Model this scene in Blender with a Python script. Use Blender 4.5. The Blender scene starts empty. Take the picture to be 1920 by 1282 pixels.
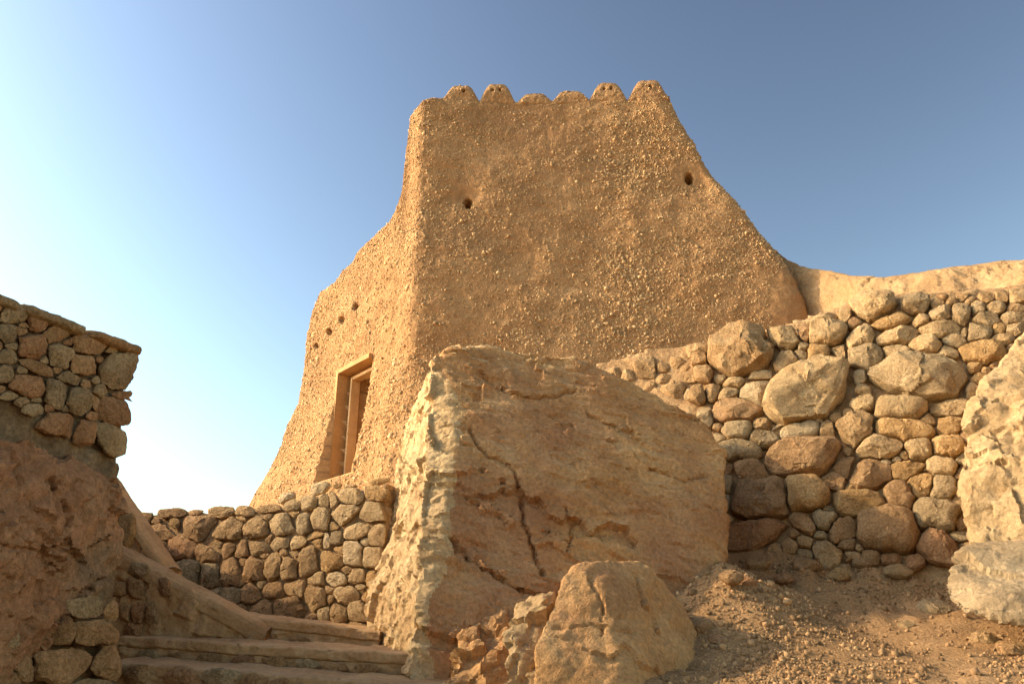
import bpy, bmesh, math, random
import numpy as np
from mathutils import Vector

random.seed(7)
rng = np.random.default_rng(7)
R = math.radians
scene = bpy.context.scene

# ------------------------------------------------------------------ camera, sky, sun, exposure
PITCH = R(21.5)
FPX = 1500.0                       # focal length in pixels of the 1920 px wide photograph
cam_d = bpy.data.cameras.new('camera')
cam_d.sensor_width = 36.0
cam_d.lens = 36.0 * FPX / 1920.0
cam_d.clip_start = 0.05
cam_d.clip_end = 5000.0
cam = bpy.data.objects.new('camera', cam_d)
scene.collection.objects.link(cam)
cam.location = (0, 0, 0)
cam.rotation_euler = (math.pi / 2 + PITCH, 0, 0)
scene.camera = cam

SUN_AZ = R(-5.0)                   # how far the sun stands behind the picture plane (minus: in front of it), on the left
SUN_EL = R(30.0)
S = Vector((-math.cos(SUN_AZ) * math.cos(SUN_EL), -math.sin(SUN_AZ) * math.cos(SUN_EL), math.sin(SUN_EL)))
sun_d = bpy.data.lights.new('sun', 'SUN')
sun_d.energy = 5.0
sun_d.angle = R(0.6)
sun_d.color = (1.0, 0.79, 0.50)
sun = bpy.data.objects.new('sun', sun_d)
scene.collection.objects.link(sun)
sun.rotation_euler = (-S).to_track_quat('-Z', 'Y').to_euler()
sun.location = (-8, -3, 14)

world = bpy.data.worlds.new('World')
scene.world = world
world.use_nodes = True
wn = world.node_tree
bg = wn.nodes['Background']
sky = wn.nodes.new('ShaderNodeTexSky')
sky.sky_type = 'NISHITA'
sky.sun_disc = False
sky.sun_elevation = SUN_EL
sky.sun_rotation = math.atan2(S.x, S.y)
sky.altitude = 0
sky.air_density = 1.6
sky.dust_density = 1.2
sky.ozone_density = 1.0
gam = wn.nodes.new('ShaderNodeGamma')          # a clearer, more saturated air over the whole sky
gam.inputs['Gamma'].default_value = 2.2
wn.links.new(sky.outputs['Color'], gam.inputs['Color'])
hsv = wn.nodes.new('ShaderNodeHueSaturation')
hsv.inputs['Saturation'].default_value = 0.70
hsv.inputs['Hue'].default_value = 0.492
wn.links.new(gam.outputs['Color'], hsv.inputs['Color'])
wn.links.new(hsv.outputs['Color'], bg.inputs['Color'])
bg.inputs['Strength'].default_value = 0.037

vs = scene.view_settings
vs.view_transform = 'Standard'
vs.look = 'None'
vs.exposure = -0.06
vs.gamma = 1.0
vs.use_curve_mapping = False
scene.cycles.max_bounces = 6
scene.cycles.diffuse_bounces = 4

# ------------------------------------------------------------------ numpy noise
_G = np.random.default_rng(11).normal(size=(256, 3))
_G /= np.linalg.norm(_G, axis=1)[:, None]
_PERM = np.random.default_rng(12).permutation(256)


def _hash(ix, iy, iz):
    return _PERM[(_PERM[(_PERM[ix & 255] + iy) & 255] + iz) & 255]


def perlin(P):
    P = np.asarray(P, float)
    i = np.floor(P).astype(int)
    f = P - i
    u = f * f * f * (f * (f * 6 - 15) + 10)
    res = 0
    for dx in (0, 1):
        wx = u[:, 0] if dx else 1 - u[:, 0]
        for dy in (0, 1):
            wy = u[:, 1] if dy else 1 - u[:, 1]
            for dz in (0, 1):
                wz = u[:, 2] if dz else 1 - u[:, 2]
                g = _G[_hash(i[:, 0] + dx, i[:, 1] + dy, i[:, 2] + dz)]
                d = g[:, 0] * (f[:, 0] - dx) + g[:, 1] * (f[:, 1] - dy) + g[:, 2] * (f[:, 2] - dz)
                res = res + wx * wy * wz * d
    return res * 1.5


def fbm(P, octv=4, gain=0.5, lac=2.03):
    a, s, t = 1.0, 0.0, 0.0
    P = np.asarray(P, float).copy()
    for k in range(octv):
        s = s + a * perlin(P + 17.3 * k)
        t += a
        a *= gain
        P = P * lac
    return s / t


def ridged(P, octv=4, gain=0.5, lac=2.1):
    a, s, t = 1.0, 0.0, 0.0
    P = np.asarray(P, float).copy()
    for k in range(octv):
        s = s + a * (1 - 2 * np.abs(perlin(P + 31.7 * k)))
        t += a
        a *= gain
        P = P * lac
    return s / t


def worley(P):
    """distance to the nearest and second nearest jittered cell point"""
    P = np.asarray(P, float)
    i = np.floor(P - 0.5).astype(int)
    f1 = np.full(len(P), 9.0)
    f2 = np.full(len(P), 9.0)
    for dx in (0, 1):
        for dy in (0, 1):
            for dz in (0, 1):
                h = _hash(i[:, 0] + dx, i[:, 1] + dy, i[:, 2] + dz)
                q = i + np.array([dx, dy, dz]) + 0.5 + 0.45 * _G[h] * 1.2
                d = np.linalg.norm(P - q, axis=1)
                f2 = np.minimum(f2, np.maximum(f1, d))
                f1 = np.minimum(f1, d)
    return f1, f2


def facets(P, tilt=1.0, step=0.5):
    """broken rock: every cell of a jittered lattice is a flat chip with its own slope and its own level"""
    P = np.asarray(P, float)
    i = np.floor(P - 0.5).astype(int)
    f1 = np.full(len(P), 9.0)
    res = np.zeros(len(P))
    for dx in (0, 1):
        for dy in (0, 1):
            for dz in (0, 1):
                h = _hash(i[:, 0] + dx, i[:, 1] + dy, i[:, 2] + dz)
                q = i + np.array([dx, dy, dz]) + 0.5 + 0.5 * _G[h]
                v = P - q
                d = np.linalg.norm(v, axis=1)
                m = d < f1
                t = _G[(h * 7 + 13) & 255]
                val = tilt * (v * t).sum(1) + step * (((h * 37) & 255) / 255.0 - .5)
                res = np.where(m, val, res)
                f1 = np.where(m, d, f1)
    return res


def smooth01(x):
    x = np.clip(x, 0, 1)
    return x * x * (3 - 2 * x)


# ------------------------------------------------------------------ sight lines of the photograph
CP, SP = math.cos(PITCH), math.sin(PITCH)


def ray(px, py):
    a = (px - 960.0) / FPX
    b = (641.0 - py) / FPX
    return np.array([a, CP - b * SP, SP + b * CP])


def at(px, py, y):
    d = ray(px, py)
    return d * (y / d[1])


def hit(px, py, p0, n):
    d = ray(px, py)
    return d * (np.dot(n, p0) / np.dot(n, d))


def to_px(V):
    V = np.asarray(V, float)
    dep = V[:, 1] * CP + V[:, 2] * SP
    up = -V[:, 1] * SP + V[:, 2] * CP
    return np.stack([960 + FPX * V[:, 0] / dep, 641 - FPX * up / dep], 1)


def unit(v):
    v = np.asarray(v, float)
    return v / np.linalg.norm(v)


# ------------------------------------------------------------------ objects
COL = scene.collection
WORLD_LOC = {}


def tag(o, label=None, cat=None, group=None, kind=None):
    if label:
        o['label'] = label
    if cat:
        o['category'] = cat
    if group:
        o['group'] = group
    if kind:
        o['kind'] = kind
    return o


def place(o, loc, parent):
    loc = np.asarray(loc, float)
    COL.objects.link(o)
    WORLD_LOC[o.name] = loc
    if parent is not None:
        o.parent = parent
        o.location = Vector(loc - WORLD_LOC[parent.name])
    else:
        o.location = Vector(loc)
    return o


def thing(name, loc, label, cat, group=None):
    o = bpy.data.objects.new(name, None)
    o.empty_display_size = 0.2
    place(o, loc, None)
    return tag(o, label, cat, group)


def mk(name, V, F, mat, parent=None, smooth=True, sharp=None):
    """one mesh object from world-space vertices; F is a list or an (n,k) array of faces"""
    V = np.asarray(V, float)
    c = V.mean(0)
    if parent is None:
        c = np.array([c[0], c[1], V[:, 2].min()])
    me = bpy.data.meshes.new(name)
    L = V - c
    if isinstance(F, np.ndarray):
        n, k = F.shape
        me.vertices.add(len(L))
        me.vertices.foreach_set('co', L.astype(np.float32).ravel())
        me.loops.add(n * k)
        me.loops.foreach_set('vertex_index', F.astype(np.int32).ravel())
        me.polygons.add(n)
        me.polygons.foreach_set('loop_start', np.arange(0, n * k, k, dtype=np.int32))
        me.update(calc_edges=True)
        me.validate()
    else:
        me.from_pydata([tuple(p) for p in L], [], F)
        me.update()
    if smooth:
        me.polygons.foreach_set('use_smooth', [True] * len(me.polygons))
        if sharp:
            me.set_sharp_from_angle(angle=R(sharp))
    me.materials.append(mat)
    o = bpy.data.objects.new(name, me)
    return place(o, c, parent)


def grid_faces(nu, nv, wrap=False):
    """faces of a grid whose vertex index is iu*nv+iv"""
    iu = np.arange(nu if wrap else nu - 1)
    iv = np.arange(nv - 1)
    A, B = np.meshgrid(iu, iv, indexing='ij')
    A = A.ravel()
    B = B.ravel()
    A2 = (A + 1) % nu
    return np.stack([A * nv + B, A2 * nv + B, A2 * nv + B + 1, A * nv + B + 1], 1)


# ------------------------------------------------------------------ materials
def rock_mat(name, base, dark, light, scale=6.0, bump=0.5, spots=0.35, vary=0.25, fine=60.0, rough=0.93, island=False,
             stain=None, stain_amt=0.0):
    base, dark, light = [(c[0], c[1] * 0.94, c[2] * 0.80) for c in (base, dark, light)]     # every colour warmed to offset the bluish sky fill
    if stain is not None:
        stain = (stain[0], stain[1] * 0.94, stain[2] * 0.80)
    m = bpy.data.materials.new(name)
    m.use_nodes = True
    nt = m.node_tree
    N, K = nt.nodes, nt.links
    bs = N['Principled BSDF']
    bs.inputs['Roughness'].default_value = rough
    bs.inputs['Specular IOR Level'].default_value = 0.15
    tc = N.new('ShaderNodeTexCoord')
    oi = N.new('ShaderNodeObjectInfo')
    mul = N.new('ShaderNodeMath'); mul.operation = 'MULTIPLY'; mul.inputs[1].default_value = 37.0
    K.new(oi.outputs['Random'], mul.inputs[0])
    add = N.new('ShaderNodeVectorMath'); add.operation = 'ADD'
    K.new(tc.outputs['Object'], add.inputs[0]); K.new(mul.outputs[0], add.inputs[1])
    vec = add.outputs[0]

    def noise(sc, det, rgh=0.6):
        n = N.new('ShaderNodeTexNoise')
        n.inputs['Scale'].default_value = sc
        n.inputs['Detail'].default_value = det
        n.inputs['Roughness'].default_value = rgh
        K.new(vec, n.inputs['Vector'])
        return n

    n1 = noise(scale, 6, 0.62)
    cr = N.new('ShaderNodeValToRGB')
    e = cr.color_ramp.elements
    e[0].position = 0.30; e[0].color = (*dark, 1)
    e[1].position = 0.72; e[1].color = (*light, 1)
    mid = cr.color_ramp.elements.new(0.5); mid.color = (*base, 1)
    K.new(n1.outputs['Fac'], cr.inputs['Fac'])
    col = cr.outputs['Color']
    if stain is not None:
        n4 = noise(scale * 0.35, 5, 0.6)
        st = N.new('ShaderNodeMapRange')
        st.inputs['From Min'].default_value = 0.48; st.inputs['From Max'].default_value = 0.66
        st.inputs['To Max'].default_value = stain_amt
        K.new(n4.outputs['Fac'], st.inputs['Value'])
        mx = N.new('ShaderNodeMix'); mx.data_type = 'RGBA'
        K.new(st.outputs[0], mx.inputs['Factor']); K.new(col, mx.inputs[6]); mx.inputs[7].default_value = (*stain, 1)
        col = mx.outputs[2]
    # grains and specks
    n2 = noise(fine, 3, 0.7)
    mr = N.new('ShaderNodeMapRange')
    mr.inputs['From Min'].default_value = 0.30; mr.inputs['From Max'].default_value = 0.70
    mr.inputs['To Min'].default_value = 1 - spots; mr.inputs['To Max'].default_value = 1 + spots * 0.6
    K.new(n2.outputs['Fac'], mr.inputs['Value'])
    hs = N.new('ShaderNodeHueSaturation')
    K.new(col, hs.inputs['Color'])
    mv = N.new('ShaderNodeMath'); mv.operation = 'MULTIPLY'
    rv = N.new('ShaderNodeMapRange')
    rv.inputs['To Min'].default_value = 1 - vary; rv.inputs['To Max'].default_value = 1 + vary
    if island:
        ge = N.new('ShaderNodeNewGeometry')
        K.new(ge.outputs['Random Per Island'], rv.inputs['Value'])
    else:
        K.new(oi.outputs['Random'], rv.inputs['Value'])
    K.new(mr.outputs[0], mv.inputs[0]); K.new(rv.outputs[0], mv.inputs[1])
    K.new(mv.outputs[0], hs.inputs['Value'])
    K.new(hs.outputs['Color'], bs.inputs['Base Color'])
    if bump > 0:
        n3 = noise(scale * 3.2, 8, 0.7)
        mm = N.new('ShaderNodeMath'); mm.operation = 'ADD'
        K.new(n3.outputs['Fac'], mm.inputs[0])
        m2 = N.new('ShaderNodeMath'); m2.operation = 'MULTIPLY'; m2.inputs[1].default_value = 0.6
        K.new(n2.outputs['Fac'], m2.inputs[0]); K.new(m2.outputs[0], mm.inputs[1])
        bp = N.new('ShaderNodeBump')
        bp.inputs['Strength'].default_value = bump
        bp.inputs['Distance'].default_value = 0.028
        K.new(mm.outputs[0], bp.inputs['Height'])
        K.new(bp.outputs['Normal'], bs.inputs['Normal'])
    return m


PAL = {
    'c': ((.48, .345, .195), (.36, .24, .13), (.57, .43, .265)),
    't': ((.42, .28, .15), (.30, .19, .095), (.52, .37, .21)),
    'b': ((.39, .245, .13), (.275, .165, .085), (.48, .32, .185)),
    'g': ((.37, .275, .165), (.26, .185, .105), (.46, .36, .23)),
    'r': ((.375, .215, .115), (.265, .145, .075), (.46, .285, .165)),
    'o': ((.46, .295, .14), (.335, .205, .092), (.55, .39, .21)),
    'w': ((.55, .425, .27), (.42, .305, .18), (.63, .51, .355)),
}
STONE = {k: rock_mat('stone_' + k, v[0], v[1], v[2], 7.0, 0.95, 0.42, 0.14, 60.0) for k, v in PAL.items()}
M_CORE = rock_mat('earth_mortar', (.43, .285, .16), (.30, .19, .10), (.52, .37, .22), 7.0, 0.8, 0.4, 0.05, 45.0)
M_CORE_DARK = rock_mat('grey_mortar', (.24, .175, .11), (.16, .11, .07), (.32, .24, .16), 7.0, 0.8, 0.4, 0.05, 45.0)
M_MUD = rock_mat('mud_render', (.42, .255, .128), (.33, .19, .092), (.50, .32, .172), 1.6, 0.7, 0.28, 0.0, 34.0, stain=(.335, .20, .105), stain_amt=0.8)
M_PEB = rock_mat('pebbles', (.53, .385, .23), (.41, .28, .155), (.62, .475, .30), 3.0, 0.0, 0.1, 0.38, 20.0, island=True)
M_BOULD = rock_mat('boulder_rock', (.53, .315, .15), (.40, .215, .095), (.61, .41, .22), 2.6, 1.0, 0.30, 0.0, 40.0,
                   stain=(.36, .175, .10), stain_amt=0.6)
M_LIT_RIND = rock_mat('cream_lit_rind', (.59, .425, .245), (.46, .305, .165), (.66, .505, .315), 4.0, 1.0, 0.35, 0.0, 34.0)  # cream rock colour that also paints in the flank's sunlit brightness
M_FLAT = rock_mat('grey_cream_rock', (.40, .305, .195), (.30, .22, .135), (.48, .38, .255), 4.0, 0.8, 0.3, 0.0, 40.0)
M_BOULD_C = rock_mat('pale_rock', (.46, .33, .19), (.35, .24, .13), (.54, .41, .255), 4.0, 0.8, 0.35, 0.0, 34.0)
M_BED = rock_mat('bedrock', (.40, .22, .125), (.27, .145, .085), (.50, .31, .185), 4.0, 1.0, 0.35, 0.0, 40.0,
                 stain=(.25, .185, .125), stain_amt=0.8)
M_PLASTER = rock_mat('smooth_plaster', (.50, .32, .16), (.42, .26, .125), (.56, .38, .21), 3.0, 0.3, 0.12, 0.0, 30.0)
M_COPING = rock_mat('coping_plaster', (.45, .295, .165), (.34, .21, .115), (.53, .37, .22), 4.0, 0.5, 0.2, 0.08, 40.0)
M_RAMP = rock_mat('pale_mud', (.42, .285, .16), (.33, .215, .115), (.50, .36, .215), 2.2, 1.0, 0.32, 0.0, 30.0, stain=(.37, .23, .125), stain_amt=0.6)
M_SOIL = rock_mat('soil', (.39, .24, .122), (.275, .165, .082), (.48, .31, .17), 2.2, 0.9, 0.4, 0.0, 50.0)
M_GRAVEL = rock_mat('gravel_bits', (.34, .22, .12), (.25, .155, .085), (.43, .30, .175), 3.0, 0.0, 0.1, 0.45, 20.0, island=True)
M_FRAME = rock_mat('door_frame_wood', (.58, .42, .25), (.48, .33, .18), (.66, .50, .32), 5.0, 0.2, 0.1, 0.0, 60.0)
M_DOOR = rock_mat('door_wood', (.10, .048, .022), (.07, .03, .014), (.14, .07, .034), 5.0, 0.3, 0.15, 0.0, 60.0)

# ------------------------------------------------------------------ terrain
# (heights are relative to the eye, which stands on the slope about 1.5 m above the soil)


def lerp_y(y, tab):
    t = np.array(tab, float)
    return np.interp(y, t[:, 0], t[:, 1])


# wall planes: p0 on the wall, n its outward normal
LW_P = np.array([-2.05, 4.0, 0.0]); LW_N = unit([0.73, -0.25, 0.0])
MW_A = at(255, 960, 6.9); MW_B = at(735, 897, 5.75)
_d = unit([MW_B[0] - MW_A[0], MW_B[1] - MW_A[1], 0])
MW_P = MW_A * [1, 1, 0]; MW_N = unit([_d[1], -_d[0], 0.06])
RW_N = unit([-0.33, -0.87, 0.34]); RW_P = at(1350, 1030, 6.55)


def ground_h(x, y):
    x = np.asarray(x, float); y = np.asarray(y, float)
    right = lerp_y(y, [(-60, -20), (-10, -5.0), (-3, -2.3), (0, -1.5), (3, -.50), (4, -.14), (5.3, .24), (5.9, .48), (6.4, .74),
                       (7.2, 1.3), (8.4, 2.6), (10, 3.0), (12, 3.2), (17, 2.6), (30, -3), (60, -14), (200, -30)])
    left = lerp_y(y, [(-60, -20), (-10, -5.0), (-3, -2.3), (0, -1.5), (3, -.75), (4, -.33), (4.5, -.25), (5, -.06), (5.3, .10), (6.0, .16),
                      (6.5, .2), (7.3, 1.0), (9, 1.35), (12, 2.0), (15, 2.45), (17, 2.2), (30, -3), (60, -14), (200, -30)])
    # the terrace behind the middle wall lies behind that wall's own line
    dm = (x - MW_P[0]) * MW_N[0] + (y - MW_P[1]) * MW_N[1]
    low = lerp_y(np.minimum(y, 6.0), [(-60, -20), (-10, -5.0), (-3, -2.3), (0, -1.5), (3, -.75), (4, -.33), (4.5, -.25), (5, -.06), (5.3, .10), (6.0, .16)])
    terr = np.maximum(left, np.where(y > 5, 0.85 + 0.1 * (y - 6), left))
    k = smooth01((-dm - 0.15) / 0.35)
    left = np.where(y < 20, low * (1 - k) + np.where(y < 9, terr, left) * k, left)
    w = smooth01((x + 0.35) / 0.7)
    h = left * (1 - w) + right * w
    # the terrace held up by the left wall
    side = (x - LW_P[0]) * LW_N[0] + (y - LW_P[1]) * LW_N[1]
    kk = smooth01((-side - 0.25) / 0.35) * smooth01((y + 6) / 6.0) * smooth01((4.2 - y) / 0.4)
    h = np.maximum(h, h * (1 - kk) + kk * 1.25)
    kb = smooth01((-(x / np.maximum(y, 0.5)) - 0.545) / 0.06) * smooth01((y - 3.2) / 0.5) * smooth01((8.6 - y) / 1.6) * smooth01((-side - 0.25) / 0.35)  # unseen rise added behind the left wall to shade the middle wall
    h = np.maximum(h, h * (1 - kb) + kb * (1.3 + 0.14 * np.clip(y - 4, 0, 2.4)))
    h = h + 0.30 * np.exp(-(((x - 1.38) / 0.42) ** 2 + ((y - 5.25) / 0.42) ** 2))       # soil banked against the huge boulder
    far = smooth01((np.abs(x) - 9) / 40)
    h = h * (1 - far) + (np.minimum(h, 0) - 6 * far) * far
    return h


xs = np.concatenate([-np.geomspace(900, 5.2, 26), np.arange(-5, 5.6, 0.05), np.geomspace(5.8, 900, 26)])
ys = np.concatenate([-np.geomspace(900, 2.2, 22), np.arange(-2, 9.2, 0.05), np.geomspace(9.4, 1500, 34)])
GX, GY = np.meshgrid(xs, ys, indexing='ij')
gx, gy = GX.ravel(), GY.ravel()
gz = ground_h(gx, gy)
near = smooth01((9 - np.hypot(gx, gy - 5)) / 3)
Q = np.stack([gx, gy, gz], 1)
gz = gz + near * (0.05 * fbm(Q * 1.7, 4) + 0.035 * fbm(Q * 6.0, 3)) + (1 - near) * 0.25 * fbm(Q * 0.12, 4)
bank = smooth01((gx - 1.0) / 0.5) * smooth01((gy - 5.0) / 0.3) * near       # the lumpy eroded foot of the right-hand wall
f1, f2 = worley(Q * 4.5)
gz = gz + bank * (0.09 * (0.55 - f1) + 0.04 * ridged(Q * 3.0, 3) + 0.03 * facets(Q * 7 + .3 * fbm(Q * 5, 2)[:, None], .8, .8) - 0.02)
ground = mk('ground', np.stack([gx, gy, gz], 1), grid_faces(len(xs), len(ys)), M_SOIL)
tag(ground, kind='structure')


# ------------------------------------------------------------------ builders
def pip(px, py, poly):
    poly = np.asarray(poly, float)
    inside = np.zeros(len(px), bool)
    j = len(poly) - 1
    for i in range(len(poly)):
        xi, yi = poly[i]; xj, yj = poly[j]
        c = ((yi > py) != (yj > py)) & (px < (xj - xi) * (py - yi) / (yj - yi + 1e-12) + xi)
        inside ^= c
        j = i
    return inside


def slab(name, poly_px, p0, n, thick, res, fn, mat, parent=None):
    """a lumpy slab: region of the plane (outlined on the sight lines) with relief fn(points, uv) along n"""
    n = unit(n)
    u = unit(np.cross([0, 0, 1.0], n)); w = np.cross(n, u)
    B = np.array([hit(px, py, p0, n) for px, py in poly_px])
    c = B.mean(0)
    bu, bw = (B - c) @ u, (B - c) @ w
    us = np.arange(bu.min(), bu.max() + res, res); ws = np.arange(bw.min(), bw.max() + res, res)
    U, W = np.meshgrid(us, ws, indexing='ij')
    fl = U.ravel(); fw = W.ravel()
    F = grid_faces(len(us), len(ws))
    cu = fl[F].mean(1); cw = fw[F].mean(1)
    F = F[pip(cu, cw, np.stack([bu, bw], 1))]
    used = np.unique(F)
    remap = -np.ones(len(fl), int); remap[used] = np.arange(len(used))
    F = remap[F]
    P = c + fl[used][:, None] * u + fw[used][:, None] * w
    # orientation: u x w = n  so faces (iu,iv)->(iu+1,iv) are front facing
    e = np.concatenate([F[:, [0, 1]], F[:, [1, 2]], F[:, [2, 3]], F[:, [3, 0]]])
    es = np.sort(e, 1)
    key = es[:, 0] * len(P) + es[:, 1]
    uq, inv, cnt = np.unique(key, return_inverse=True, return_counts=True)
    be = e[cnt[inv] == 1]
    front = P + n * fn(P)[:, None]
    back = P - n * thick
    m = len(P)
    side = np.stack([be[:, 1], be[:, 0], be[:, 0] + m, be[:, 1] + m], 1)
    return mk(name, np.concatenate([front, back]), np.concatenate([F, F[:, ::-1] + m, side]), mat, parent)


def cells(stones, gap=5.0, grow=1.10, nd=48, jit=0.05, expo=2.7, defang=4):
    """fit the traced stones against one another: each outline swells from its own oval until it meets its neighbours"""
    C = np.array([[q[0], q[1]] for q in stones], float)
    th = np.arange(nd) * 2 * math.pi / nd
    rad = []
    for i, q in enumerate(stones):
        lr = np.random.default_rng(i * 13 + int(q[0]))
        a, b, ro = q[2] / 2, q[3] / 2, R(q[4])
        ca, sa = np.cos(th - ro), np.sin(th - ro)
        r = (np.abs(ca / a) ** expo + np.abs(sa / b) ** expo) ** (-1 / expo)
        ph = np.stack([np.cos(th) * 1.3 + i * 3.1, np.sin(th) * 1.3, np.full(nd, i * 1.7)], 1)
        r = r * (1 + jit * 2 * perlin(ph) + jit * perlin(ph * 2.3))
        na = q[6] if len(q) > 6 else defang
        X, Y = r * np.cos(th), r * np.sin(th)
        if na > 2:                                     # straight broken sides
            for _ in range(na):
                t = lr.uniform(0, 2 * math.pi)
                cc = np.cos(th - t)
                sup = np.max(r * cc) * lr.uniform(0.78, 0.97)
                m = cc > 0.2
                r[m] = np.minimum(r[m], sup / cc[m])
        rad.append(r)
    rad = np.array(rad)
    fr_ = np.linspace(0.25, 1.35, 56)
    out = []
    mx = np.array([max(q[2], q[3]) for q in stones])
    for i, q in enumerate(stones):
        D = np.hypot(C[:, 0] - C[i][0], C[:, 1] - C[i][1])
        nb = [j for j in range(len(stones)) if j != i and D[j] < 0.75 * (mx[i] + mx[j]) + 10]
        rr = rad[i][:, None] * fr_[None, :]                                   # nd x samples
        X = C[i][0] + rr * np.cos(th)[:, None]; Y = C[i][1] + rr * np.sin(th)[:, None]
        own = rr - rad[i][:, None]
        oth = np.full(own.shape, 1e9)
        for j in nb:
            dx, dy = X - C[j][0], Y - C[j][1]
            dj = np.hypot(dx, dy)
            kk = (np.arctan2(dy, dx) / (2 * math.pi) * nd) % nd
            k0 = np.floor(kk).astype(int) % nd
            fr2 = kk - np.floor(kk)
            rj = rad[j][k0] * (1 - fr2) + rad[j][(k0 + 1) % nd] * fr2
            oth = np.minimum(oth, dj - rj)
        g = min(gap, 0.14 * min(q[2], q[3]))
        lim = (grow - 1) * math.sqrt(q[2] * q[3]) * 0.9
        bad = (own > oth - g) | (own > lim)
        first = np.where(bad.any(1), bad.argmax(1), len(fr_) - 1)
        r = rr[np.arange(nd), np.maximum(first - 1, 0)]
        r = 0.15 * np.roll(r, 1) + 0.7 * r + 0.15 * np.roll(r, -1)
        na = q[6] if len(q) > 6 else defang
        if na > 2:                                     # a broken stone: straight sides between a handful of corners
            lr = np.random.default_rng(i * 29 + 5)
            kc = int(lr.integers(5, 8))
            ks = np.unique((np.arange(kc) * nd / kc + lr.uniform(-.33, .33, kc) * nd / kc + lr.integers(nd)).astype(int) % nd)
            ks = np.array([max(((k + d_) % nd for d_ in (-2, -1, 0, 1, 2)), key=lambda z_: r[z_]) for k in ks])
            k1 = int(np.argmax(r)); opp = [(k1 + nd // 2 + d_) % nd for d_ in range(-8, 9)]
            ks = np.unique(np.concatenate([ks, [k1, max(opp, key=lambda z_: r[z_])]]))
            VX, VY = r[ks] * np.cos(th[ks]), r[ks] * np.sin(th[ks])
            rp = r.copy()
            for a_ in range(len(ks)):
                b_ = (a_ + 1) % len(ks)
                ex, ey = VX[b_] - VX[a_], VY[b_] - VY[a_]
                k = ks[a_]
                while True:
                    den_ = ex * math.sin(th[k]) - ey * math.cos(th[k])
                    if abs(den_) > 1e-6:
                        t_ = (VY[a_] * ex - VX[a_] * ey) / den_
                        if 0.4 * r[k] < t_ < 1.1 * r[k]:
                            rp[k] = t_
                    k = (k + 1) % nd
                    if k == ks[b_]:
                        break
            r = (0.75 * rp + 0.25 * r) * 1.03
        out.append((C[i], np.stack([C[i][0] + r * np.cos(th), C[i][1] + r * np.sin(th)], 1)))
    return out


def rock_from_outline(name, B3, n, depth, ang, mat, parent, seed, detail=1.0, back=0.8, expo=2.6, rough=1.0):
    """a stone standing out of a wall: outline B3 (3-D ring on the wall plane), swelling along n, chipped flat here and there"""
    lr = np.random.default_rng(seed)
    c = B3.mean(0)
    off = B3 - c
    size = np.linalg.norm(off, axis=1).mean()
    nk = len(B3)
    nr = int(np.clip(7 * detail + 7, 8, 24))
    V = [c + n * depth]
    phis = np.linspace(0, 1, nr + 1)[1:]
    for f in phis:
        a = f * math.pi * 0.66
        r = max(math.sin(min(a, math.pi / 2)), 1e-3) ** (2 / expo) if a < math.pi / 2 else (1 - 0.35 * ((a - math.pi / 2) / (0.16 * math.pi)) ** 2)
        if a < math.pi / 2:
            h = depth * math.cos(a) ** (2 / expo)
        else:
            h = -back * depth * math.sin((a - math.pi / 2)) * 2.0
        V.extend(c + off * r + n * h)
    V = np.array(V)
    L = V - c
    # flat chipped faces
    u = unit(np.cross([0, 0, 1.0], n)); w = np.cross(n, u)
    blunt = 1.0 if ang > 2 else 0.8
    for _ in range(int(ang * 2 + 2) if ang > 2 else int(ang)):
        t = lr.uniform(0, 2 * math.pi); e = lr.uniform(0.15, 1.35)
        m = unit(n * math.cos(e) + (u * math.cos(t) + w * math.sin(t)) * math.sin(e))
        d = L @ m
        k_ = min(max((e - 0.45) / 0.5, 0.0), 1.0)                  # side cuts stay shallow so that the stone keeps its outline
        lim = np.max(d) * ((lr.uniform(0.66, 0.92) * (1 - k_) + lr.uniform(0.90, 0.99) * k_) if ang > 2 else lr.uniform(.80, .95) * (1 - k_) + .97 * k_)
        ex = np.maximum(d - lim, 0)
        L = L - m * (ex * blunt)[:, None]
    P = L + c
    sc = 1.0 / max(size, 0.03)
    rn = L / np.maximum(np.linalg.norm(L, axis=1)[:, None], 1e-6)
    o = lr.uniform(0, 50, 3)
    wp = L * sc + 0.25 * np.stack([perlin(L * sc * 2 + o), perlin(L * sc * 2 + o + 9), perlin(L * sc * 2 + o + 19)], 1)
    af = 0.5 + 0.5 * min(ang, 5) / 4.0
    dis = size * rough * (0.07 * fbm(L * sc * 1.1 + o, 2) + 0.035 * ridged(L * sc * 2.6 + o, 4) + 0.035 * fbm(L * sc * 7 + o, 4, .6) - 0.02
                          + af * 0.09 * facets(wp * 1.4 + o, 0.8, 0.6) + af * 0.04 * facets(wp * 3.8 + o, 0.8, 0.7))
    P = P + rn * dis[:, None]
    F = [(0, 1 + k, 1 + (k + 1) % nk) for k in range(nk)]
    for q in range(nr - 1):
        a0 = 1 + q * nk
        for k in range(nk):
            k2 = (k + 1) % nk
            F.append((a0 + k, a0 + nk + k, a0 + nk + k2, a0 + k2))
    F.append(tuple(1 + (nr - 1) * nk + k for k in range(nk))[::-1])
    # image-space rings run clockwise seen from the front: flip if needed
    nn = np.cross(B3[1] - c, B3[0] - c)
    if np.dot(nn, n) > 0:
        F = [f[::-1] for f in F]
    return mk(name, P, F, mat, parent, sharp=26 if ang > 2 else 40)


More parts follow.
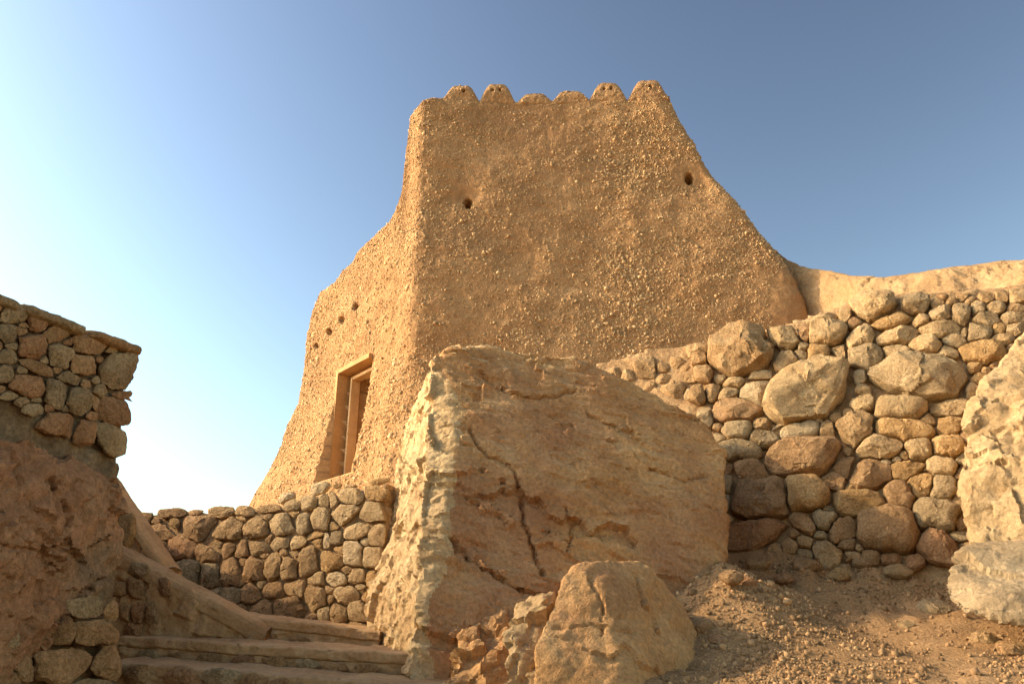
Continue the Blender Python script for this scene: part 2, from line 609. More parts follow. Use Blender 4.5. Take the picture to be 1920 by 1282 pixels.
def wedge_in(stones, poly, seed, codes, most=70, lo=3.0):
    """small wedge stones for the holes that the traced stones leave"""
    lr = np.random.default_rng(seed)
    poly = np.asarray(poly, float)
    x = lr.uniform(poly[:, 0].min(), poly[:, 0].max(), 9000); y = lr.uniform(poly[:, 1].min(), poly[:, 1].max(), 9000)
    m = pip(x, y, poly)
    x, y = x[m], y[m]
    out = list(stones)
    def dist(x, y, q):
        ro = R(q[4]); dx, dy = x - q[0], y - q[1]
        a = dx * math.cos(ro) + dy * math.sin(ro); b = -dx * math.sin(ro) + dy * math.cos(ro)
        g_ = (np.abs(a / (q[2] / 2)) ** 2.7 + np.abs(b / (q[3] / 2)) ** 2.7) ** (1 / 2.7)
        rr = np.hypot(a, b)
        return rr - rr / np.maximum(g_, 1e-3)
    d = np.full(len(x), 1e9)
    for q in stones:
        d = np.minimum(d, dist(x, y, q))
    for _ in range(most):
        k = int(np.argmax(np.where(d < 26, d, -1)))
        if d[k] < lo:
            break
        w_ = min(2.5 * d[k] + 3, 34) * lr.uniform(.9, 1.25)
        q = (x[k], y[k], w_, w_ * lr.uniform(.6, .85), lr.uniform(-25, 25), codes[lr.integers(len(codes))])
        out.append(q)
        d = np.minimum(d, dist(x, y, q))
    return out


def stones_on(parent, stones, p0, n, gap=5, prot=0.55, ang=4, grow=1.10, expo=2.7, jit=0.05, seed=0, name='stone', rough=1.0, hexpo=2.6):
    cs = cells(stones, gap=gap, grow=grow, expo=expo, jit=jit, defang=ang)
    for i, ((cx, cy), ring) in enumerate(cs):
        s = stones[i]
        B3 = np.array([hit(px, py, p0, n) for px, py in ring])
        off = np.linalg.norm(B3 - B3.mean(0), axis=1)
        mn = np.sort(off)[:8].mean()
        big = max(s[2], s[3])
        if big < 45:
            B3 = B3[::2]
        a = ang if len(s) < 7 else s[6]
        rock_from_outline(name, B3, n, min(mn * prot, 0.26), a, STONE[s[5]], parent, seed * 1000 + i,
                          detail=np.clip(big / 70.0, 0.3, 2.2), expo=hexpo, rough=rough)


def conv(lst, ox, oy, sc):
    return [(ox + a[0] / sc, oy + a[1] / sc, a[2] / sc, a[3] / sc) + tuple(a[4:]) for a in lst]


def hull_mesh(groups, voxel, smooth_it=2):
    """closed dense mesh around one or more clusters of corner points (voxel remesh of their hulls)"""
    bm = bmesh.new()
    for pts in groups:
        b2 = bmesh.new()
        vs_ = [b2.verts.new(tuple(p)) for p in pts]
        r = bmesh.ops.convex_hull(b2, input=vs_)
        dead = [g for g in r['geom_interior'] if isinstance(g, bmesh.types.BMVert)] + \
               [g for g in r['geom_unused'] if isinstance(g, bmesh.types.BMVert)]
        bmesh.ops.delete(b2, geom=list(set(dead)), context='VERTS')
        tmp = bpy.data.meshes.new('tmp'); b2.to_mesh(tmp); b2.free()
        bm.from_mesh(tmp); bpy.data.meshes.remove(tmp)
    me = bpy.data.meshes.new('tmp'); bm.to_mesh(me); bm.free()
    o = bpy.data.objects.new('tmp', me); COL.objects.link(o)
    md = o.modifiers.new('r', 'REMESH'); md.mode = 'VOXEL'; md.voxel_size = voxel
    if smooth_it:
        ms = o.modifiers.new('s', 'SMOOTH'); ms.factor = 0.5; ms.iterations = smooth_it
    dg = bpy.context.evaluated_depsgraph_get()
    ev = o.evaluated_get(dg)
    em = ev.to_mesh()
    V = np.empty(len(em.vertices) * 3, np.float32); em.vertices.foreach_get('co', V); V = V.reshape(-1, 3).astype(float)
    Nn = np.empty(len(em.vertices) * 3, np.float32); em.vertices.foreach_get('normal', Nn); Nn = Nn.reshape(-1, 3).astype(float)
    F = np.empty(len(em.loops), np.int32); em.loops.foreach_get('vertex_index', F)
    tot = np.empty(len(em.polygons), np.int32); em.polygons.foreach_get('loop_total', tot)
    assert (tot == 4).all()
    F = F.reshape(-1, 4).copy()
    ev.to_mesh_clear()
    bpy.data.objects.remove(o); bpy.data.meshes.remove(me)
    return V, Nn, F


def vnormals(V, F):
    fn = np.cross(V[F[:, 2]] - V[F[:, 0]], V[F[:, 3]] - V[F[:, 1]])
    N = np.zeros_like(V)
    for k in range(4):
        np.add.at(N, F[:, k], fn)
    return N / np.maximum(np.linalg.norm(N, axis=1)[:, None], 1e-9)


def poly_dist(P, line):
    """pixel distance to a polyline"""
    d = np.full(len(P), 1e9)
    for a, b in zip(line[:-1], line[1:]):
        a = np.array(a, float); b = np.array(b, float)
        ab = b - a
        t = np.clip(((P - a) @ ab) / (ab @ ab), 0, 1)
        d = np.minimum(d, np.linalg.norm(P - (a + t[:, None] * ab), axis=1))
    return d


# ------------------------------------------------------------------ the mud tower
TAX = (0.0,)


def col_tab(tab, z):
    t = np.array(tab, float)
    o = np.argsort(t[:, 0]); t = t[o]
    return np.stack([np.interp(z, t[:, 0], t[:, 1]), np.interp(z, t[:, 0], t[:, 2])], 1)


FL_T = [(0.8, -1.50, 10.75), (2.5, -1.53, 11.0), (4.4, -1.57, 11.3), (6.3, -1.60, 11.55), (8, -1.63, 11.8), (10, -1.67, 12.05)]
FR_T = [(0.8, 5.05, 10.2), (2.5, 4.78, 10.45), (4.2, 4.58, 10.7), (5.05, 4.45, 10.82), (5.5, 4.31, 10.90), (6.05, 4.04, 11.02),
        (7.38, 3.40, 11.26), (8.72, 2.88, 11.48), (8.98, 2.82, 11.52), (10, 2.71, 11.62)]
BL_T = [(0.8, -6.1, 15.5), (1.8, -5.7, 15.3), (2.66, -5.22, 15.1), (3.49, -4.74, 14.95), (4.41, -4.34, 14.8), (5.35, -4.17, 14.7), (6.22, -4.08, 14.6), (6.81, -3.9, 14.5), (10, -3.75, 14.4)]
BR_T = [(0.8, 5.6, 16.0), (4, 4.9, 15.8), (7, 3.6, 15.5), (10, 2.8, 15.3)]
CREST_PX = [(740, 214), (775, 206), (795, 190), (815, 184), (840, 182), (900, 187), (960, 189), (1040, 190), (1110, 186), (1180, 186), (1250, 180), (1300, 185)]


def zr(py):
    d = ray(960, py)
    return d[2] / d[1]


# columns round the plan: face index, fraction along it
cols = []
nF, nL = 210, 150
for s in np.linspace(0, 1, nL, endpoint=False):
    cols.append((3, 1 - s))           # left face walked from the far end to the corner: s=1 far .. 0 corner
cols = [(0, 1 - k / nL) for k in range(nL)]                       # face 0: left, from BL (1) to FL (0)
cols += [(1, k / nF) for k in range(nF)]                          # face 1: front, FL to FR
cols += [(2, k / 40) for k in range(40)]                          # face 2: right, FR to BR
cols += [(3, k / 30) for k in range(30)]                          # face 3: back, BR to BL
nc = len(cols)
NZ = 250
Z0 = 0.9
top = np.zeros(nc)
cp = np.array(CREST_PX, float)
lt = np.array([(0.0, 9.35), (.10, 9.25), (.125, 8.4), (.14, 7.62), (.20, 7.25), (.26, 7.10), (.34, 7.08), (.44, 7.03), (.56, 6.98), (.60, 6.86), (.72, 6.84), (.78, 6.70), (.93, 6.72), (1.0, 6.55)])
for i, (fc, s) in enumerate(cols):
    if fc == 0:
        top[i] = np.interp(s, lt[:, 0], lt[:, 1])
    elif fc == 1:
        z = 9.3
        for _ in range(4):
            a = col_tab(FL_T, [z])[0]; b = col_tab(FR_T, [z])[0]
            x, y = a + (b - a) * s
            p = to_px(np.array([[x, y, z]]))[0]
            z = y * zr(np.interp(p[0], cp[:, 0], cp[:, 1]))
        top[i] = z
    elif fc == 2:
        top[i] = np.interp(s, [0, .15, .3, 1], [9.3, 8.6, 7.2, 6.8])
    else:
        top[i] = 6.6
top = np.convolve(np.concatenate([top[-2:], top, top[:2]]), [.1, .2, .4, .2, .1], 'valid')
fr = np.linspace(0, 1, NZ)
Zg = Z0 + (top[:, None] - Z0) * fr[None, :]
XY = np.zeros((nc, NZ, 2))
NRM = np.zeros((nc, NZ, 2))
for k in range(NZ):
    z = Zg[:, k]
    cFL, cFR, cBL, cBR = col_tab(FL_T, z), col_tab(FR_T, z), col_tab(BL_T, z), col_tab(BR_T, z)
    for i, (fc, s) in enumerate(cols):
        if fc == 0:
            p = cFL[i] + (cBL[i] - cFL[i]) * s
        elif fc == 1:
            p = cFL[i] + (cFR[i] - cFL[i]) * s
            p = p + np.array([0, 0.10 * math.sin(math.pi * s)])     # faintly hollow face
        elif fc == 2:
            p = cFR[i] + (cBR[i] - cFR[i]) * s
        else:
            p = cBR[i] + (cBL[i] - cBR[i]) * s
        XY[i, k] = p
# round the corners (wider near the foot) by smoothing round the ring
for it in range(26):
    sm = 0.25 * np.roll(XY, 1, 0) + 0.5 * XY + 0.25 * np.roll(XY, -1, 0)
    XY = sm
W_LOW = smooth01((6.0 - Zg) / 3.0)[:, :, None]
sm = XY
for it in range(160):
    sm = 0.25 * np.roll(sm, 1, 0) + 0.5 * sm + 0.25 * np.roll(sm, -1, 0)
XY = XY * (1 - W_LOW) + sm * W_LOW
tan = np.roll(XY, -1, 0) - np.roll(XY, 1, 0)
tl = np.linalg.norm(tan, axis=2, keepdims=True)
tan = tan / tl
NRM = np.stack([tan[..., 1], -tan[..., 0]], 2)                     # outward (walk runs left face -> front -> right)
P3 = np.concatenate([XY, Zg[:, :, None]], 2).reshape(-1, 3)
N3 = np.concatenate([NRM, np.zeros((nc, NZ, 1))], 2).reshape(-1, 3)
rel = 0.09 * fbm(P3 * 0.55, 3) + 0.03 * fbm(P3 * np.array([1.6, 1.6, 4.0]), 3) + 0.020 * fbm(P3 * 7.0, 3) + 0.010 * perlin(P3 * 22.0) + 0.030 * fbm(P3 * np.array([1.8, 1.8, .4]) + 70, 3)
face_id = np.repeat(np.array([c[0] for c in cols]), NZ)
# --- door recess on the left face
pxs = to_px(P3)


def plane_of_left(z):
    a = col_tab(FL_T, [z])[0]; b = col_tab(BL_T, [z])[0]
    return a, b


LF_A, LF_B = plane_of_left(3.8)
lf_d = unit([LF_B[0] - LF_A[0], LF_B[1] - LF_A[1], 0])
lf_n = unit([-lf_d[1], lf_d[0], 0])
if lf_n[1] > 0:
    lf_n = -lf_n
LF_P = np.array([LF_A[0], LF_A[1], 0])
DU = np.array([hit(690, 650, LF_P, lf_n), hit(628, 704, LF_P, lf_n), hit(616, 905, LF_P, lf_n)])
du = (DU - LF_P) @ lf_d
DOOR_R, DOOR_L = du[0], du[1] - 0.06
DOOR_T = DU[1][2] + 0.05
DOOR_B = DU[2][2] - 0.02
al = (P3 - LF_P) @ lf_d
zz = P3[:, 2]


def boxmask(al, zz, a0, a1, b0, b1, soft):
    return smooth01((al - a0) / soft + .5) * smooth01((a1 - al) / soft + .5) * smooth01((zz - b0) / soft + .5) * smooth01((b1 - zz) / soft + .5)


isl = face_id == 0
outer = boxmask(al, zz, DOOR_R, DOOR_L, DOOR_B, DOOR_T, 0.03) * isl
inner = boxmask(al, zz, DOOR_R + 0.03, DOOR_L - 0.15, DOOR_B + 0.03, DOOR_T - 0.13, 0.03) * isl
# flat face of the render round the door so that the recess has straight reveals
offp = (P3 - LF_P) @ lf_n
carve = np.where(outer > 0.01, rel * (1 - outer), rel)
P3d = P3 + N3 * carve[:, None]
dep_to = -0.34 * outer - 0.55 * inner
cur = (P3d - LF_P) @ lf_n
tgt = np.where(outer > 0.5, -0.26 - 0.55 * (inner > 0.5), cur)
P3d = P3d + lf_n * ((tgt - cur) * (outer > 0.5))[:, None]


# --- small loopholes
def loophole(px, py, rad_px, depth, ell=1.35, smooth_px=0):
    global P3d
    q = to_px(P3)
    vis = ((N3 * (-P3)).sum(1) > 0)
    d = np.hypot((q[:, 0] - px), (q[:, 1] - py) / ell)
    k = smooth01((rad_px - d) / 2.5 + 0.5) * vis
    P3d = P3d - N3 * (depth * k)[:, None]


for (a, b, r_, dp) in ((877, 380, 7.5, .5), (1292, 331, 6.8, .5), (669, 576, 4.5, .4), (641, 599, 4.5, .4), (616, 622, 4.0, .4), (593, 648, 3.5, .4),
                       (940, 176, 0.1, .0)):
    loophole(a, b, r_, dp)
# the smooth scoops of plaster round the two loopholes
for (a, b, w_, h_) in ((872, 366, 30, 16), (1300, 322, 36, 20), (1318, 348, 26, 12)):
    q = to_px(P3)
    k = np.exp(-(((q[:, 0] - a) / w_) ** 2 + ((q[:, 1] - b) / h_) ** 2)) * ((N3 * (-P3)).sum(1) > 0)
    P3d = P3d - N3 * (0.05 * k)[:, None]

tower = thing('mud_tower', (0.8, 13.0, 0.9), 'battered mud-and-pebble watchtower with scalloped parapet rising behind the boulder', 'tower')
Fo = grid_faces(nc, NZ, wrap=True)
outer_top = np.arange(nc) * NZ + NZ - 1
ctr = np.array([0.0, 13.4])
Vt = P3d.copy()
ot = Vt[outer_top]
inn = ot.copy()
nin = N3[outer_top]
inn = inn - nin * 0.42
inn[:, 2] += 0.01
low = inn.copy(); low[:, 2] = 6.0
base = len(Vt)
Vt = np.concatenate([Vt, inn, low])
i0 = np.arange(nc); i1 = (i0 + 1) % nc
Ft = np.concatenate([Fo,
                     np.stack([outer_top[i0], outer_top[i1], base + i1, base + i0], 1),
                     np.stack([base + i0, base + i1, base + nc + i1, base + nc + i0], 1)])
flr = len(Vt)
Vt = np.concatenate([Vt, [[0, 13.4, 6.0]]])
tri = np.stack([base + nc + i0, base + nc + i1, np.full(nc, flr), np.full(nc, flr)], 1)
wallF = [tuple(int(v) for v in f) for f in Ft] + [(int(a), int(b), int(c)) for a, b, c, _ in tri]
tw = mk('wall', Vt, wallF, M_MUD, tower)

# --- rounded merlons: thin humps of the same render carried up from the front face
def front_xy(px, z):
    a = col_tab(FL_T, [z])[0]; b = col_tab(FR_T, [z])[0]
    r_ = (px - 960.0) / FPX
    m_ = (r_ * (a[1] * CP + z * SP) - a[0]) / ((b[0] - a[0]) - r_ * (b[1] - a[1]) * CP)
    p = a + (b - a) * m_
    return np.array([p[0], p[1] + 0.10 * math.sin(math.pi * m_), z])


merlon_pts = []
for (mx, my, mw, hol) in ((864, 158, 36, 1), (932, 156, 36, 2), (1003, 174, 36, 0), (1071, 168, 38, 0), (1141, 153, 38, 2), (1215, 150, 40, 1)):
    nu_, nv_ = 46, 26
    front = []
    for a in range(nu_):
        u_ = -1 + 2 * a / (nu_ - 1)
        hump = smooth01(np.array([1.08 * math.cos(u_ * math.pi / 2)]))[0]
        pxx = mx + u_ * mw
        vb = np.interp(pxx, cp[:, 0], cp[:, 1])
        pyt = vb + (my - vb) * hump
        for b in range(nv_):
            f = b / (nv_ - 1)
            py = (vb + 9) + (pyt - vb - 9) * f
            z = 9.4
            for _ in range(3):
                p = front_xy(pxx, z)
                z = p[1] * zr(py)
            front.append((p[0], p[1], z))
    front = np.array(front)
    rel_m = 0.09 * fbm(front * 0.55, 3) + 0.03 * fbm(front * np.array([1.6, 1.6, 4.0]), 3) + 0.020 * fbm(front * 7.0, 3) + 0.010 * perlin(front * 22.0) + 0.030 * fbm(front * np.array([1.8, 1.8, .4]) + 70, 3)
    fn_ = np.array([-0.09, -0.996, 0])
    edge = np.repeat(np.abs(np.linspace(-1, 1, nu_)), nv_)
    vv = np.tile(np.linspace(0, 1, nv_), nu_)
    rnd = np.maximum(smooth01((vv - .55) / .45), smooth01((edge - .6) / .4) * vv)
    back_m = front - fn_ * 0.40 + fn_ * (0.12 * rnd)[:, None]
    fr_m = front + fn_ * (rel_m - 0.035 + 0.039 * smooth01(vv * 5.0) - 0.05 * rnd ** 2)[:, None]
    if hol:
        q = to_px(fr_m)
        for hx, hy in ([(mx + 5, my + 12)], [(mx - 9, my + 13), (mx + 5, my + 12)])[hol - 1]:
            k = smooth01((2.2 - np.hypot(q[:, 0] - hx, q[:, 1] - hy)) / 2 + .5)
            fr_m = fr_m - fn_ * (0.2 * k)[:, None]
    gf = grid_faces(nu_, nv_)
    n_ = len(front)
    allf = [tuple(f) for f in gf.tolist()] + [tuple(f[::-1]) for f in (gf + n_).tolist()]
    ring = [a * nv_ for a in range(nu_)] + [(nu_ - 1) * nv_ + b for b in range(1, nv_)] + [a * nv_ + nv_ - 1 for a in range(nu_ - 2, -1, -1)] + [b for b in range(nv_ - 2, 0, -1)]
    allf += [(ring[(q_ + 1) % len(ring)], ring[q_], ring[q_] + n_, ring[(q_ + 1) % len(ring)] + n_) for q_ in range(len(ring))]
    mk('merlon', np.concatenate([fr_m, back_m]), allf, M_MUD, tower)
    pk = rng.integers(0, n_, 110)
    merlon_pts.append(fr_m[pk])

# --- pebbles pressed into the render
ico = np.array([(1, 0, 0), (-1, 0, 0), (0, 1, 0), (0, -1, 0), (0, 0, 1), (0, 0, -1)], float)
ico_f = np.array([(0, 2, 4), (2, 1, 4), (1, 3, 4), (3, 0, 4), (2, 0, 5), (1, 2, 5), (3, 1, 5), (0, 3, 5)])
NI = len(ico)


def pebble_mesh(name, pos, nrm, rad, flat, sink, mat, parent=None):
    n = len(pos)
    q = rng.normal(size=(n, 4)); q /= np.linalg.norm(q, axis=1)[:, None]
    w, x, y, z = q.T
    Rm = np.stack([np.stack([1 - 2 * (y * y + z * z), 2 * (x * y - z * w), 2 * (x * z + y * w)], 1),
                   np.stack([2 * (x * y + z * w), 1 - 2 * (x * x + z * z), 2 * (y * z - x * w)], 1),
                   np.stack([2 * (x * z - y * w), 2 * (y * z + x * w), 1 - 2 * (x * x + y * y)], 1)], 1)
    sc = rad[:, None] * rng.uniform(flat, 1.25, size=(n, 3))
    v = ico[None] * (1 + rng.uniform(-.30, .30, size=(n, NI, 1)))
    v = v * sc[:, None, :]
    v = np.einsum('nij,nkj->nki', Rm, v) + (pos + nrm * (rad * sink)[:, None])[:, None, :]
    F = ico_f[None] + (np.arange(n) * NI)[:, None, None]
    o = mk(name, v.reshape(-1, 3), F.reshape(-1, 3), mat, parent, smooth=False)
    return tag(o, kind='stuff')


quad = Fo[np.isin(face_id[Fo[:, 0]], (0, 1))]
okq = (outer[quad].max(1) < 0.02)
quad = quad[okq]
qa = np.linalg.norm(np.cross(P3d[quad[:, 2]] - P3d[quad[:, 0]], P3d[quad[:, 3]] - P3d[quad[:, 1]]), axis=1) / 2
npb = 130000
qi = rng.choice(len(quad), size=npb, p=qa / qa.sum())
uv = rng.uniform(0, 1, size=(npb, 2))
A, B, C_, D_ = (P3d[quad[qi, k]] for k in range(4))
pp = (A * (1 - uv[:, :1]) + B * uv[:, :1]) * (1 - uv[:, 1:]) + (D_ * (1 - uv[:, :1]) + C_ * uv[:, :1]) * uv[:, 1:]
pn = unit(1) * 0 + np.cross(B - A, D_ - A); pn /= np.linalg.norm(pn, axis=1)[:, None]
pn *= np.sign((pn * N3[quad[qi, 0]]).sum(1))[:, None]
den = 0.62 + 1.0 * fbm(pp * np.array([.55, .55, 1.3]), 4) + 0.45 * smooth01((pp[:, 0] - 0.8) / 2.5) + 0.3 * smooth01((-pp[:, 0] - 1.2) / .6)
keep = (rng.uniform(0, 1, npb) < np.clip(den, 0.30, 1.0)) & (pp[:, 2] > 2.0)
q2 = to_px(pp)
for (a, b, w_, h_) in ((870, 368, 34, 16), (1298, 328, 40, 22), (1480, 560, 40, 60)):
    keep &= ~((((q2[:, 0] - a) / w_) ** 2 + ((q2[:, 1] - b) / h_) ** 2) < 1)
pp, pn = pp[keep], pn[keep]
mp = np.concatenate(merlon_pts)
pp = np.concatenate([pp, mp]); pn = np.concatenate([pn, np.tile([-.09, -.99, .1], (len(mp), 1))])
pebble_mesh('pebble_facing', pp, pn, np.clip(rng.lognormal(math.log(0.0100), 0.46, len(pp)) * np.exp(0.7 * fbm(pp * 0.8 + 50, 3)), .005, .045), 0.6, 0.02, M_PEB, tower)

# --- door frame and door leaf, standing in the recess


def box_l(a0, a1, z0, z1, d0, d1):
    """box on the left face: along a, height z, depth d behind the face"""
    V = []
    for d in (d0, d1):
        for a, z in ((a0, z0), (a1, z0), (a1, z1), (a0, z1)):
            p = LF_P + lf_d * a - lf_n * d
            V.append((p[0], p[1], z))
    F = [(0, 1, 2, 3), (7, 6, 5, 4), (0, 4, 5, 1), (1, 5, 6, 2), (2, 6, 7, 3), (3, 7, 4, 0)]
    return V, F


def join_boxes(bs):
    V, F = [], []
    for v, f in bs:
        n = len(V)
        V += v; F += [tuple(i + n for i in g_) for g_ in f]
    return V, F


fa0, fa1, fz0, fz1 = DOOR_R + 0.02, DOOR_L - 0.19, DOOR_B + 0.01, DOOR_T - 0.15
door = mk('door_frame', *join_boxes([box_l(fa1, fa1 + 0.05, fz0, fz1 + 0.05, 0.20, 0.36),
                                     box_l(fa0 - 0.0, fa1 - 0.002, fz1 + 0.002, fz1 + 0.052, 0.203, 0.36),
                                     box_l(fa0 - 0.08, fa0 - 0.003, fz0, fz1 + 0.071, 0.201, 0.36)]), M_FRAME, tower, smooth=False)
mk('reveal', *box_l(DOOR_L - 0.02, DOOR_L + 0.05, DOOR_B, DOOR_T + 0.03, 0.012, 0.30), M_PLASTER, tower, smooth=False)
mk('reveal', *box_l(DOOR_R - 0.02, DOOR_L - 0.023, DOOR_T - 0.03, DOOR_T + 0.05, 0.014, 0.30), M_PLASTER, tower, smooth=False)
leaf = mk('door_leaf', *join_boxes([box_l(fa0 - 0.02, fa1 + 0.03, fz0, fz1 + 0.03, 0.62, 0.665)]), M_DOOR, tower, smooth=False)
mk('threshold', *join_boxes([box_l(DOOR_R - 0.08, DOOR_L + 0.06, DOOR_B - 0.10, DOOR_B + 0.012, -0.14, 0.5)]), M_PLASTER, tower, smooth=False)

# ------------------------------------------------------------------ pale mud wall running off to the right of the tower
ramp_top = [(1400, 415, 12.0), (1425, 442, 11.8), (1448, 466, 11.6), (1472, 484, 11.4), (1500, 498, 11.2), (1560, 511, 10.8), (1600, 519, 10.5), (1650, 522, 10.2), (1700, 516, 10.0), (1760, 507, 9.7), (1820, 500, 9.5), (1880, 490, 9.2),
            (1930, 486, 9.0), (2100, 470, 8.4), (2300, 460, 7.8)]
T3 = np.array([at(a, b, c) for a, b, c in ramp_top])
tt = np.linspace(0, len(T3) - 1, 220)
crest = np.stack([np.interp(tt, np.arange(len(T3)), T3[:, k]) for k in range(3)], 1)
for _ in range(10):
    crest[1:-1] = .25 * crest[:-2] + .5 * crest[1:-1] + .25 * crest[2:]
prof = [(-2.6, -3.2), (-1.9, -2.4), (-1.35, -1.7), (-.9, -1.05), (-.55, -.55), (-.27, -.20), (-.10, -.045), (0, 0), (.14, .0), (.5, -.10), (1.2, -.6), (2.4, -1.8), (3.2, -3.2)]
pt = np.linspace(0, len(prof) - 1, 110)
pr = np.stack([np.interp(pt, np.arange(len(prof)), np.array(prof)[:, k]) for k in range(2)], 1)
for _ in range(6):
    pr[1:-1] = .25 * pr[:-2] + .5 * pr[1:-1] + .25 * pr[2:]
outd = np.array([0.30, 0.95])       # away from the camera, across the wall
Vr = np.zeros((len(crest), len(pr), 3))
reach = 0.12 + 0.88 * smooth01((np.linspace(0, 1, len(crest)) - 0.22) / 0.35)
fw_ = np.where(pr[None, :, 0] < 0, pr[None, :, 0] * reach[:, None], pr[None, :, 0])
Vr[:, :, 0] = crest[:, None, 0] + outd[0] * fw_
Vr[:, :, 1] = crest[:, None, 1] + outd[1] * fw_
Vr[:, :, 2] = crest[:, None, 2] + pr[None, :, 1]
Vr = Vr.reshape(-1, 3)
k = (0.18 * fbm(Vr * 0.8, 3) + 0.09 * ridged(Vr * np.array([1.5, 1.5, 4]), 4, .6) + 0.06 * fbm(Vr * 7, 4, .65) + .05 * facets(Vr * 3 + .3 * fbm(Vr * 5, 2)[:, None], .7, .7))
Vr = Vr + np.array([-.1, -.7, .35]) * k[:, None] * np.where(np.abs(pr[:, 0]) < .2, .35, 1.0)[None, :].repeat(len(crest), 0).reshape(-1, 1)
mw_ = mk('mud_wall', Vr, grid_faces(len(crest), len(pr))[:, ::-1], M_RAMP)
tag(mw_, 'pale smooth mud wall sweeping right from the tower above the dry-stone wall', 'wall')

# ------------------------------------------------------------------ dry-stone wall on the right
right = thing('dry_stone_wall', at(1600, 1040, 6.3), 'tall dry-stone wall of mixed rounded boulders right of the big boulder', 'wall')
Z6 = [
    (375, 685, 140, 66, 0, 'w'), (362, 790, 165, 165, 10, 'w', 6), (235, 735, 125, 70, -15, 'c'), (205, 803, 135, 80, -15, 'c'),
    (530, 495, 190, 130, -15, 'c', 6), (545, 618, 130, 125, 30, 'c', 6), (440, 520, 110, 80, 20, 't'),
    (790, 460, 240, 150, -8, 'c'), (650, 455, 90, 85, 10, 'b'), (755, 375, 160, 44, -14, 'c'), (882, 352, 66, 90, 0, 'c'),
    (1060, 312, 280, 150, -10, 'c', 5), (1300, 295, 165, 105, 0, 'g'), (1140, 392, 255, 82, -12, 'o'), (970, 482, 175, 130, -25, 'c'),
    (1185, 468, 255, 108, -12, 'c'), (842, 557, 92, 82, 0, 'c'), (1010, 592, 200, 140, -12, 'g'), (1175, 562, 150, 82, -10, 'c'),
    (725, 570, 140, 120, -10, 'o', 2), (1330, 378, 105, 72, 0, 'c'), (1435, 345, 150, 82, -5, 'g'), (1560, 340, 125, 110, 0, 'g'),
    (1420, 283, 65, 55, 0, 't'), (1652, 305, 90, 92, 0, 'g'), (1758, 303, 120, 64, 0, 'g'), (1875, 238, 110, 82, 0, 'c'), (1790, 240, 90, 60, 0, 't'),
    (1700, 370, 165, 72, 0, 'g'), (1865, 366, 145, 62, 0, 'g'), (1870, 310, 110, 40, 0, 't'), (1440, 430, 250, 84, 0, 'c'), (1572, 450, 54, 62, 0, 'g'),
    (1665, 452, 152, 112, 0, 'g', 5), (1778, 424, 74, 62, 0, 'o'), (1872, 436, 112, 64, 0, 'g'), (1800, 486, 132, 62, 0, 't'),
    (1350, 515, 185, 88, 6, 'c'), (1515, 498, 144, 72, 0, 'g'), (1482, 570, 112, 82, 30, 'c'), (1680, 568, 300, 110, -5, 'o'),
    (1628, 646, 124, 62, -10, 'o'), (672, 800, 600, 330, -24, 'c', 5), (1298, 712, 630, 275, 4, 'g', 5), (965, 690, 62, 92, 0, 'w'),
    (985, 790, 80, 62, 0, 'c'), (990, 866, 145, 92, -10, 'c'), (1210, 886, 300, 152, 3, 'c', 2), (1482, 885, 225, 120, -14, 'c'),
    (1610, 783, 92, 90, -40, 'c'), (1110, 815, 90, 34, 0, 'w'), (1225, 1012, 350, 112, 3, 'o', 2), (1496, 988, 150, 130, 0, 'o'),
    (940, 1012, 240, 200, -20, 't', 6), (622, 1010, 235, 110, -10, 'w', 2), (510, 978, 122, 62, -10, 'w'), (775, 1012, 78, 104, 0, 't'),
    (652, 946, 72, 34, 0, 'w'), (722, 952, 64, 40, 0, 'w'), (905, 920, 76, 52, -20, 't'), (240, 912, 275, 132, 0, 'b'), (76, 935, 92, 95, 0, 'g'),
    (260, 1016, 182, 110, 0, 'g', 1), (400, 1062, 205, 84, 5, 'g'),
    (60, 682, 82, 92, 0, 't'), (30, 595, 72, 72, 0, 't'), (25, 812, 85, 82, 0, 't'), (112, 795, 90, 70, -10, 't'), (40, 542, 92, 44, 0, 't'),
    (1655, 720, 80, 60, -30, 'o'), (1700, 250, 90, 50, 0, 't'), (1610, 265, 60, 40, 0, 't'), (1500, 270, 80, 36, 5, 't'),
]
